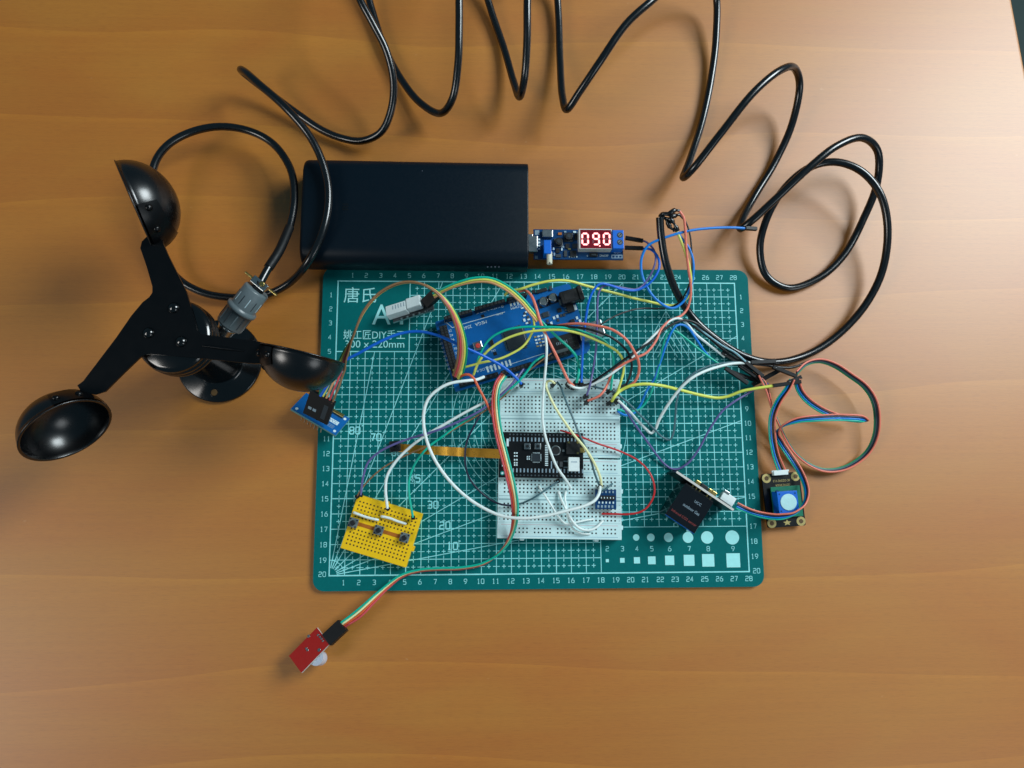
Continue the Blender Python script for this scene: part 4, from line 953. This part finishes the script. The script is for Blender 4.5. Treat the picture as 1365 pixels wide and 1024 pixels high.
# converter output wires
wire('blue wire from converter terminal looping down to top breadboard rail', 'blue',
     [(857, 331.5, 1.68), (860, 331.6, 1.7), (867, 332.5, 2.0), (876, 341, 2.4), (879, 354, 2.6), (874, 368, 2.6), (863, 380, 2.5), (848, 387, 2.5), (829, 385.5, 2.8), (812, 380, 3.2), (800, 378.5, 3.4), (792, 386, 3.4), (785.5, 400, 3.3), (781, 424, 3.1), (777.5, 455, 2.8), (776, 485, 2.3), (775, 510, 1.6)], r=.085, ends='tv', plen=1.25)
wire('purple wire from converter terminal crossing the mat to upper breadboard', 'purple',
     [(857, 321.5, 1.68), (860, 322, 1.7), (871, 332, 2.1), (874, 346, 2.4), (870, 361, 2.4), (861, 376, 2.3), (849, 385.5, 2.4), (829, 383.5, 2.7), (811, 380.5, 3.0), (803, 382.5, 3.1), (798, 391, 3.1), (796, 430, 2.9), (794.5, 465, 2.6), (790, 496, 2.2), (786.5, 513, 1.9), (782, 527, 1.6)], r=.07, ends='tv', plen=1.25)
# arcs from the blue board to the right side of the upper breadboard
wire('salmon orange wire arching over blue board right side to breadboard corner', 'salmon',
     [(738, 436), (745, 434), (770, 431.5), (794, 434), (817, 440), (835, 453), (845, 468), (851, 481), (851.5, 497), (846, 509), (836, 516)], 2.2, 1.7, 1.8, r=.09, ends='-v')
wire('black wire arching beside the orange one to the breadboard corner', 'black',
     [(716, 425), (727, 432), (745, 435), (760, 436), (782, 438.5), (800, 443.5), (820, 453), (837, 470), (842, 485), (840, 500), (834, 514)], 2.2, 1.7, 1.7, r=.08, ends='-v')
wire('teal green wire in a long arc over the blue board chip', 'teal',
     [(633, 497), (637, 480), (645, 462), (656, 449.5), (675, 440), (699, 436), (722, 436), (745, 436.5), (765, 439), (784, 444.5), (800, 451), (811, 460), (817, 475), (817.5, 493), (815.5, 508), (814, 520)], 2.0, 1.7, 1.5, r=.08, ends='-v')
wire('yellow wire in a long arc just below the teal green arc', 'yellow',
     [(631, 500), (637, 485), (645, 473), (658, 461.5), (675, 451.5), (699, 443.5), (723, 440.5), (747, 440), (770, 444), (794, 453), (811, 461), (823, 469), (830, 479), (831.5, 493), (827.5, 509), (822, 526)], 2.0, 1.8, 1.5, r=.085, ends='-v')
wire('bright lime yellow wire from breadboard corner across mat to black sleeve at right', 'lime',
     [(815.5, 535, 1.6), (819, 529, 1.9), (827, 521, 2.2), (839, 515, 2.4), (858, 512, 2.5), (878, 513.5, 2.3), (903, 519, 1.7), (935, 527, 1.1), (958, 530.5, .9), (972, 528, 1.0), (989, 521.5, 1.3), (1010, 517.5, 1.5), (1030, 514.5, 1.6)], r=.105, ends='vt', plen=1.9)
wire('thick white wire in a sharp V on the mat right of the breadboards', 'white',
     [(824, 534, 1.7), (836, 545.5, 1.3), (848, 558.5, .9), (860, 571, .6), (868, 577.5, .5), (873, 573, .55), (879, 559, .9), (893, 536, 1.5), (910, 514.5, 2.0), (923, 503.5, 2.2), (937, 496, 2.1), (954, 490, 1.9), (975, 485, 1.7), (1000, 483.5, 1.6)], r=.1, ends='vt', plen=1.8)
wire('pale slate wire following the white V wire on its right side', 'slate',
     [(786, 514, 1.7), (799, 517.5, 1.9), (819, 523.5, 1.9), (839, 539, 1.5), (856, 556, 1.1), (872, 572, .75), (884, 583.5, .5), (893, 586.5, .5), (897.5, 578, .7), (900.5, 556, 1.1), (902, 535, 1.5), (909, 514, 1.8), (922, 500, 1.9), (940, 490, 1.8), (965, 484, 1.6), (997, 482, 1.5)], r=.07)
wire('long purple wire dipping in a deep V on right side of the mat', 'purple',
     [(824, 535, 1.7), (833, 546, 1.5), (845, 564, 1.2), (863, 589, .8), (883, 616, .5), (893, 624, .42), (901, 626, .42), (916, 618.5, .5), (931, 599.5, .7), (945.5, 573, 1.0), (963, 548, 1.2), (978, 536, 1.2), (991, 528, 1.1), (1010, 517, 1.0), (1024, 511, 1.0)], r=.075, ends='v-')
wire('teal wire bent like a tent on upper right of the mat', 'teal',
     [(823, 546, 1.5), (838, 549, 1.1), (853, 545, .9), (864, 532, .9), (871, 515, 1.2), (876, 500, 1.6), (881, 475, 2.0), (887, 450, 2.2), (893, 441, 2.2), (901, 442, 2.1), (915, 452, 1.9), (930, 464.5, 1.7), (948, 478, 1.5), (966, 490.5, 1.4)], r=.075, ends='-t', plen=1.9)
wire('blue wire bent like a tent beside the teal wire on the mat', 'skyblue',
     [(823, 548, 1.4), (833, 553.5, 1.1), (843, 552, .9), (852, 543, .9), (862, 521, 1.1), (872.5, 504, 1.5), (880, 483, 1.9), (887, 462, 2.2), (895, 443, 2.4), (902, 434, 2.4), (910, 433, 2.3), (918, 438, 2.1), (926, 449, 1.9), (934, 461, 1.7), (941, 471, 1.5), (952, 482, 1.3)], r=.08)
wire('white wire running diagonally beside a black one to black sleeves', 'white',
     [(757, 511, 1.7), (764, 516, 1.9), (776, 517.5, 2.1), (791, 512, 2.4), (811, 501, 2.7), (829, 488, 2.8), (840, 479.5, 2.8), (855, 464, 2.7), (877, 442, 2.5), (893, 428, 2.3), (904, 424.5, 2.2), (914, 430, 2.1), (928, 446, 1.9), (943, 458, 1.7), (957, 469, 1.5), (966, 476, 1.4)], r=.085, ends='v-')
wire('black wire running diagonally to the sleeves beside a white one', 'black',
     [(768, 512, 1.8), (782, 513, 2.2), (805, 499, 2.7), (829, 482, 2.9), (850, 467, 2.8), (869, 455, 2.7), (884, 441, 2.5), (899, 431, 2.4), (913, 427, 2.3), (926, 430, 2.2), (940, 440, 2.0), (957, 453, 1.8), (972, 466, 1.7), (988, 479, 1.6)], r=.085, ends='-t', plen=1.9)
# wires from the blue board down
wire('white wire in a wide loop left of breadboards ending at small breakout', 'white',
     [(645, 502.5, 2.1), (636, 506, 2.5), (623, 507.5, 2.8), (599, 511.5, 3.0), (583, 520, 3.0), (571, 532, 2.9), (565, 550, 2.8), (566, 575, 2.7), (576, 606, 2.5), (596, 637, 2.3), (620, 661, 2.2), (644, 677, 2.2), (670, 688, 2.4), (699, 691, 2.6), (728, 687.5, 2.6), (757, 680.5, 2.6), (780, 674, 2.5), (793, 667, 2.4), (799, 657, 2.2), (800, 649, 1.9)], r=.105, ends='-v')
wire('white wire falling from blue board across the black development board', 'white',
     [(720, 432, 2.6), (726, 445, 3), (728.5, 460, 3.1), (728, 482, 3.0), (725.5, 510, 2.8), (723.5, 540, 2.7), (723.5, 562, 2.6), (727, 582, 2.6), (733, 600, 2.5), (742.5, 623, 2.3), (753, 638, 2.0), (761, 651, 1.4)], r=.085)
wire('cream yellow wire from upper breadboard rail to the small breakout', 'cream',
     [(739, 511, 1.7), (735, 508, 1.95), (730, 508.5, 2.1), (728, 515, 2.3), (734, 531, 2.5), (743, 548, 2.6), (753, 563, 2.6), (764.5, 579, 2.5), (781, 599, 2.4), (794, 621, 2.2), (800.5, 638, 2.0), (802, 650, 1.8)], r=.085, ends='v-')
wire('slate grey wire running beside the cream wire to the breakout', 'slate',
     [(743, 509.5, 1.4), (747, 515, 1.8), (753, 531, 2.2), (762, 553, 2.4), (771, 576, 2.4), (779, 593, 2.3), (787, 612, 2.2), (793, 632, 2.0), (799, 647, 1.8), (803, 654, 1.8), (811, 649, 1.8), (816, 645, 1.5)], r=.07)
wire('thin red wire looping off right side of the breadboards', 'red',
     [(747, 574, 1.3), (753, 575.5, 1.5), (763, 578.5, 1.75), (778.5, 584, 1.8), (797, 591.5, 1.7), (814, 597, 1.5), (832, 604, 1.4), (847.5, 612, 1.4), (861, 623.5, 1.5), (870, 639, 1.6), (872.5, 656, 1.6), (866.5, 671.5, 1.6), (856, 681.5, 1.5), (838, 685.5, 1.4), (820, 685.3, 1.35), (802, 685, 1.25)], r=.065)
wire('dark navy wire curving over amber ribbon to the lower breadboard', 'navy',
     [(640, 553, 2.4), (632, 568, 2.5), (624, 584, 2.5), (620, 602, 2.3), (620.5, 620, 2.1), (625, 636, 1.8), (637, 652.5, 1.6), (655, 667, 1.5), (668, 672.5, 1.5), (681, 674, 1.4)], r=.065, ends='-t', plen=.35)
wire('short dark wire rising right across lower breadboard to black board', 'slate',
     [(691, 672.5, 1.25), (703, 668, 1.5), (716, 661, 1.7), (729, 652, 1.7), (738, 646, 1.6), (744, 641.5, 1.4)], r=.06, ends='-v')
wire('white link wire at left of three on the lower breadboard', 'white', [(718, 648, 1.2), (720.5, 652, 1.4), (728, 663, 1.7), (735, 674, 1.7), (743, 687, 1.6), (754, 698, 1.5), (765, 697, 1.5), (778, 694, 1.4), (792, 692, 1.22)], r=.07, group='white link wires on the lower breadboard')
wire('white link wire in the middle of three on lower breadboard', 'white', [(744.5, 655, 1.2), (747, 663, 1.4), (752, 674, 1.6), (761, 692, 1.7), (772, 704, 1.6), (784, 707, 1.5), (795, 703, 1.4), (804, 694, 1.22)], r=.085, group='white link wires on the lower breadboard')
wire('white link wire running lowest on the lower breadboard', 'white', [(754.5, 655, 1.2), (753, 663, 1.4), (755, 676, 1.5), (757, 690, 1.5), (763, 704, 1.4), (775, 711, 1.35), (786.5, 712, 1.2)], r=.07, group='white link wires on the lower breadboard')
# wires to the yellow board
wire('purple wire from blue board to left corner of yellow board', 'purple',
     [(698, 492, 2.1), (690, 503, 2.3), (675, 520, 2.4), (656, 536, 2.4), (636, 550, 2.4), (600, 567, 2.3), (576, 576, 2.2), (550, 583.5, 2.1), (525, 592.5, 2.0), (505, 603, 1.9), (491, 616, 1.8), (485, 632, 1.7), (482.5, 646, 1.6), (481, 660, 1.5)], r=.075, ends='-v')
wire('white wire from blue board to top middle of yellow board', 'white',
     [(690, 499, 2.1), (680, 512, 2.2), (663, 527, 2.2), (645, 537, 2.2), (620, 550, 2.1), (594, 565, 2.0), (570, 579, 1.9), (548, 595, 1.8), (527, 616, 1.7), (516, 635, 1.6), (514, 652, 1.6), (516.5, 678, 1.5)], r=.095, ends='-v')
wire('teal wire from blue board to right side of yellow board', 'teal',
     [(725, 474, 2.1), (712, 483, 2.3), (702, 496, 2.3), (690, 510, 2.3), (668, 528, 2.2), (640, 548, 2.1), (611, 567, 2.0), (590, 582, 1.9), (569, 598, 1.8), (553, 619, 1.7), (545.5, 640, 1.6), (545.5, 660, 1.6), (550.5, 690, 1.5)], r=.08, ends='-v')
wire('thin brown wire from yellow board corner towards the blue board', 'brown',
     [(476, 662, 1.5), (481, 653, 1.5), (489, 643, 1.4), (505, 628, 1.5), (525, 615, 1.6), (548, 604, 1.7), (575, 592, 1.8), (606, 572, 2.0), (640, 552, 2.2), (670, 530, 2.3), (694, 504, 2.2), (715, 486, 2.2), (735, 471, 2.1)], r=.05, ends='v-')
wire('orange wire arching off the lower left header of the blue board', 'orange',
     [(612, 503.5, 2.1), (618, 500, 2.5), (625, 499.5, 2.7), (631, 504, 2.7), (638, 517, 2.6), (646, 532, 2.5), (654, 549, 2.4), (662, 567, 2.4), (669, 590, 2.4)], r=.085)
wire('blue wire arching from under the right cup to upper breadboard rail', 'blue',
     [(427, 528, 3.0), (440, 508, 3.6), (456, 484, 3.9), (480, 470, 4.0), (510, 454, 4.0), (535, 444.5, 3.9), (558, 442, 3.8), (583, 447, 3.6), (612, 460, 3.4), (645, 475, 3.0), (672, 490, 2.5), (686, 502, 2.1), (695, 512, 1.7)], r=.1, ends='-v')

# ------------------------------------------------------------------ ribbon cables
def ribbon(name, label, strands, pts, r=.07, gap=.15, plugs=(), group=None, cat='ribbon cable', zs=1):
    """pts: (u,v,z,w) w = spread factor"""
    P = [U(*p[:3]) for p in pts]; c = catmull(P, .2); o0 = c[0].copy()
    W = catmull([Vector((p[3] if len(p) > 3 else 1, 0, i*2.0)) for i, p in enumerate(pts)], .1)
    def wat(t):
        i = t*(len(pts)-1); k = int(i); k = min(k, len(pts)-2); f = i-k; a = pts[k][3] if len(pts[k]) > 3 else 1; b = pts[k+1][3] if len(pts[k+1]) > 3 else 1
        f = f*f*(3-2*f); return a+(b-a)*f
    # parameter along control points
    L = [0]
    for a, b in zip(c, c[1:]): L.append(L[-1]+(b-a).length)
    CP = [0]; j = 0
    for a, b in zip(P, P[1:]): CP.append(CP[-1]+(b-a).length)
    e = bpy.data.objects.new(name, None); e.empty_display_size = .01; COL.objects.link(e); e.location = o0*S; tag(e, label, cat, group)
    n = len(strands)
    for s_i, colr in enumerate(strands):
        off = (s_i-(n-1)/2)*gap; out = []
        for i, p in enumerate(c):
            t = (c[min(i+1, len(c)-1)]-c[max(i-1, 0)]); t.z = 0; t = t.normalized(); sd = Vector((-t.y, t.x, 0))
            l = L[i]/L[-1]*CP[-1]; k = 0
            while k < len(CP)-2 and CP[k+1] < l: k += 1
            f = (l-CP[k])/max(1e-6, CP[k+1]-CP[k]); f = min(1, max(0, f)); f = f*f*(3-2*f)
            wa = pts[k][3] if len(pts[k]) > 3 else 1; wb = pts[k+1][3] if len(pts[k+1]) > 3 else 1; w = wa+(wb-wa)*f
            out.append(p - o0 + sd*off*w + Vector((0, 0, 1))*off*math.sqrt(max(0, 1-min(1, w*w)))*.9*zs)
        mb = MB(); mb.tube(out, r, wm(colr), 8); o = mb.build('strand', e); o['label'] = colr + ' strand'
    for k in plugs:
        P_ = c[0] if k == 0 else c[-1]; nb = c[2] if k == 0 else c[-3]; mb = MB(); plugbox(mb, P_-o0, P_-nb, .5, n*.2+.1, .3); mb.build('plug', e)
    return e
pa, pb_ = CLOCKTOP; mid = (pa+pb_)/2
ribbon('rainbow_ribbon_cable', 'rainbow ribbon rising from tilted blue module and arching over to the microcontroller board', ['brown', 'rose', 'tan', 'yellow', 'green'],
       [(434, 533, 2.9, 1.65), (442, 515, 3.4, 1.5), (452, 494, 3.8, 1.1), (459, 475, 4.2, .7), (470, 450, 4.8, .25), (484, 417, 5.3, .16), (505, 392, 5.6, .14), (532, 378, 5.8, .16), (556, 377, 5.8, .2), (580, 388, 5.6, .3), (600, 410, 5.2, .5), (613, 440, 4.4, .7), (616.5, 465, 3.6, .9), (614, 487, 2.8, .9), (609, 503, 2.1, .9)], r=.075, gap=.15, zs=-1)
ribbon('short_ribbon_cable', 'green yellow and tan wires from white humidity sensor across the blue board', ['tan', 'yellow', 'teal'],
       [(578, 394, 2.6, .8), (592, 386, 3.0, .4), (612, 378, 3.3, .5), (635, 373, 3.4, .8), (655, 374, 3.4, 1), (676, 384, 3.3, 1), (694, 399, 3.2, 1), (708, 415, 3.1, 1), (718, 427, 3.0, 1)], r=.08, gap=.15)
wire('teal wire going on from humidity sensor wires to breadboard rail', 'teal', [(716, 422), (724, 431), (735, 442), (747, 453), (760, 465), (769, 477), (771.5, 488), (771, 500), (768, 510)], 3.0, 1.6, .3, r=.095, ends='-v')
wire('salmon wire going on from humidity sensor wires to breadboard rail', 'salmon', [(692, 388.5, 2.2), (700, 387.5, 2.6), (708, 394, 2.9), (714, 408, 3.1), (720, 428, 3.1), (728, 447, 3.0), (741, 473, 2.8), (752, 496, 2.4), (758, 508, 2.0), (765, 515, 1.7)], r=.095, ends='-v')
wire('yellow wire curving under the arcs from humidity sensor to left header', 'yellow', [(710, 418, 3.0), (712, 434, 2.9), (706, 450, 2.8), (697, 462, 2.7), (681, 472, 2.6), (664, 479, 2.5), (640, 484, 2.4), (622, 489, 2.3), (604, 494, 2.1)], r=.08)
wire('grey wire stub at the top header of the blue board', 'grey', [(679, 394, 2.0), (686, 395, 2.3), (693, 399, 2.5), (700, 404, 2.5), (707, 412, 2.6)], r=.09)
wire('yellow wire stub beside orange wire at header end', 'yellow', [(611, 505, 2.1), (614, 498, 2.4), (617, 489, 2.5), (617, 478, 2.7)], r=.09)
ribbon('sensor_ribbon_cable', 'four strand red to green ribbon running from breadboard to the red motion sensor', ['rose', 'orange', 'cream', 'teal'],
       [(672, 500, 2.1, .9), (664, 512, 2.5, .9), (660.5, 530, 2.7, .9), (661, 552, 2.7, 1), (665, 578, 2.7, 1), (672, 606, 2.7, 1), (680, 638, 2.6, 1), (686, 668, 2.4, .9), (686.5, 692, 2.0, .7), (681, 715, 1.5, .4), (668, 735, 1.0, .1), (645, 751, .8, -.3), (615, 757.5, .7, -.35), (585, 758.5, .7, -.35), (560, 760.5, .7, -.35), (535, 768, .8, -.4), (514, 784, .9, -.55), (497, 800, 1.1, -.85), (478, 818, 1.3, -1.1), (457, 833, 1.25, -.9)], r=.07, gap=.14)
# ribbons on the right
R4 = ['teal', 'skyblue', 'black', 'salmon']
ribbon('sensor_lead', 'four strand ribbon dropping straight into the round faced sensor socket', R4,
       [(1043, 630, .75, -1.3), (1034, 606, 1.0, -1.1), (1029.5, 580, 1.3, -.9), (1030, 555, 1.5, -.8), (1038, 535, 1.7, -.7), (1050, 518, 1.8, -.6), (1056, 506, 1.8, -.5)], r=.06, gap=.13, group='ribbon leads of the sensors at right')
ribbon('sensor_lead', 'ribbon wrapping round the round faced sensor to the glossy black sensor', ['teal', 'skyblue', 'navy', 'salmon'],
       [(982, 674, 2.0, 1.0), (1000, 682, 1.9, .8), (1018, 687, 1.9, .9), (1040, 689, 2.1, .9), (1060, 684, 2.2, .5), (1073, 670, 2.0, -.1), (1075, 652, 1.5, -.5), (1067, 630, 1.0, -.7), (1053, 608, .8, -.9), (1041, 590, .8, -.9), (1036, 578, 1.2, -.3), (1043, 568, 1.9, .35), (1062, 560.5, 2.2, .8), (1090, 557.5, 2.3, 1), (1120, 556.5, 2.3, 1.1), (1148, 558, 2.2, 1.1), (1156, 561, 1.7, .1), (1148, 560, 1.1, -.8), (1120, 556, 1.0, -.9), (1098, 548, 1.1, -.9), (1076, 533, 1.4, -.9), (1066, 520, 1.6, -.8), (1062, 506, 1.8, -.9)], r=.06, gap=.12, group='ribbon leads of the sensors at right')
ribbon('sensor_lead', 'big round loop of ribbon on the bare desk at far right', ['green', 'slate', 'navy', 'salmon'],
       [(1012, 500, 1.5, -.5), (1022, 522, 1.3, -.4), (1029, 545, 1.0, -.4), (1037, 562, .9, -.5), (1047, 584, .7, -.5), (1060, 604, .6, -.5), (1080, 620, .5, -.5), (1100, 627, .45, -.5), (1123, 625, .45, -.5), (1143, 615, .5, -.5), (1158, 601, .6, -.45), (1167, 582, .9, -.5), (1169.5, 560, 1.1, -.55), (1166, 536, 1.2, -.55), (1154, 516, 1.2, -.5), (1133, 500, 1.1, -.5), (1113, 487, 1.1, -.5), (1094, 481, 1.2, -.45), (1075, 485, 1.5, -.5), (1062, 497, 1.8, -.5)], r=.065, gap=.13, group='ribbon leads of the sensors at right')
# loose black crimp sleeves where the leads meet
def sleeve(label, a, b, w=.25):
    A_, B_ = U(*a), U(*b); o0 = A_.copy(); mb = MB(); d = (B_-A_); R_ = d.normalized().to_track_quat('Z', 'Y').to_matrix()
    mb.box(d*.5 , (w, w, d.length), M['housing'], .02, R_); o = mb.build('wire_connector'); o.location = o0*S; tag(o, label, 'connector', 'black wire connectors right of the mat')
    m2 = MB(); m2.box(d*.12 + Vector((0, 0, w*.5)), (.06, .02, .06), M['steel'], 0, Matrix.Rotation(.3, 3, 'Z')); m2.build('contact_window', o)
sleeve('black connector sleeve crossing the desk upward to the right', (1003, 513, .9), (1040, 493, 1.3), .3)
sleeve('long black connector sleeve joining cable bundle at its right end', (1030, 489, 1.6), (1062, 502, 1.7))
sleeve('black connector sleeve in the bundle nearest the mat top right', (962, 470, 1.5), (1000, 494, 1.4))
sleeve('short black connector sleeve beside the label seven of the mat', (985, 487, 1.4), (1016, 508, 1.3))
sleeve('black connector sleeve lying lowest in the bundle on mat edge', (975, 496, 1.1), (1010, 508, 1.0))
sleeve('black connector sleeve pointing at the ribbon loop', (1050, 510, 1.75), (1068, 502.5, 1.8))
wire('short pale wire inside the sleeve bundle at mat edge', 'paleblue', [(925, 433), (945, 448), (965, 462), (980, 470), (994, 482)], 1.9, 1.8, .1, r=.06)
wire('short red wire leaving the sleeve bundle down to the desk', 'salmon', [(1011, 501), (1019, 508), (1025, 522), (1029, 540), (1033, 555)], 1.3, .9, .1, r=.06)
wire('thin dark wire following the coiled cable through the bundle', 'black', [(913, 428), (940, 446), (965, 467), (990, 482), (1020, 487), (1055, 490), (1080, 481)], 2.0, .8, .1, r=.09)

# ------------------------------------------------------------------ light
w = bpy.data.worlds.new('World'); sc.world = w; w.use_nodes = True
bg = w.node_tree.nodes['Background']; bg.inputs[0].default_value = (.38, .75, 1, 1); bg.inputs[1].default_value = .13
def area(name, loc, tgt, sx, sy, power, col):
    l = bpy.data.lights.new(name, 'AREA'); l.shape = 'RECTANGLE'; l.size = sx; l.size_y = sy; l.energy = power; l.color = col
    o = bpy.data.objects.new(name, l); COL.objects.link(o); o.location = loc
    o.rotation_euler = (Vector(tgt)-Vector(loc)).to_track_quat('-Z', 'Y').to_euler(); return o
wl = area('window_light', (1.3, .78, 1.22), (0, 0, 0), .8, .8, 35.5, (.9, 1.0, 1.03))
area('lower_right_fill_light', (1.45, -1.45, 1.35), (.1, -.1, 0), .9, .9, 7, (.93, .98, 1.0))  # added dim source for lower right glare and softer shadows, no known window
area('left_fill_light', (-1.9, -.75, 1.55), (0, 0, 0), .8, .8, 16.5, (1.0, .97, .92))  # added soft warm fill from the left, doubling as second highlight source
vs_ = sc.view_settings; vs_.view_transform = 'Standard'; vs_.look = 'None'; vs_.exposure = 0; vs_.gamma = 1; vs_.use_curve_mapping = False
sc.render.resolution_x = 1024; sc.render.resolution_y = 768
sc.cycles.use_denoising = True
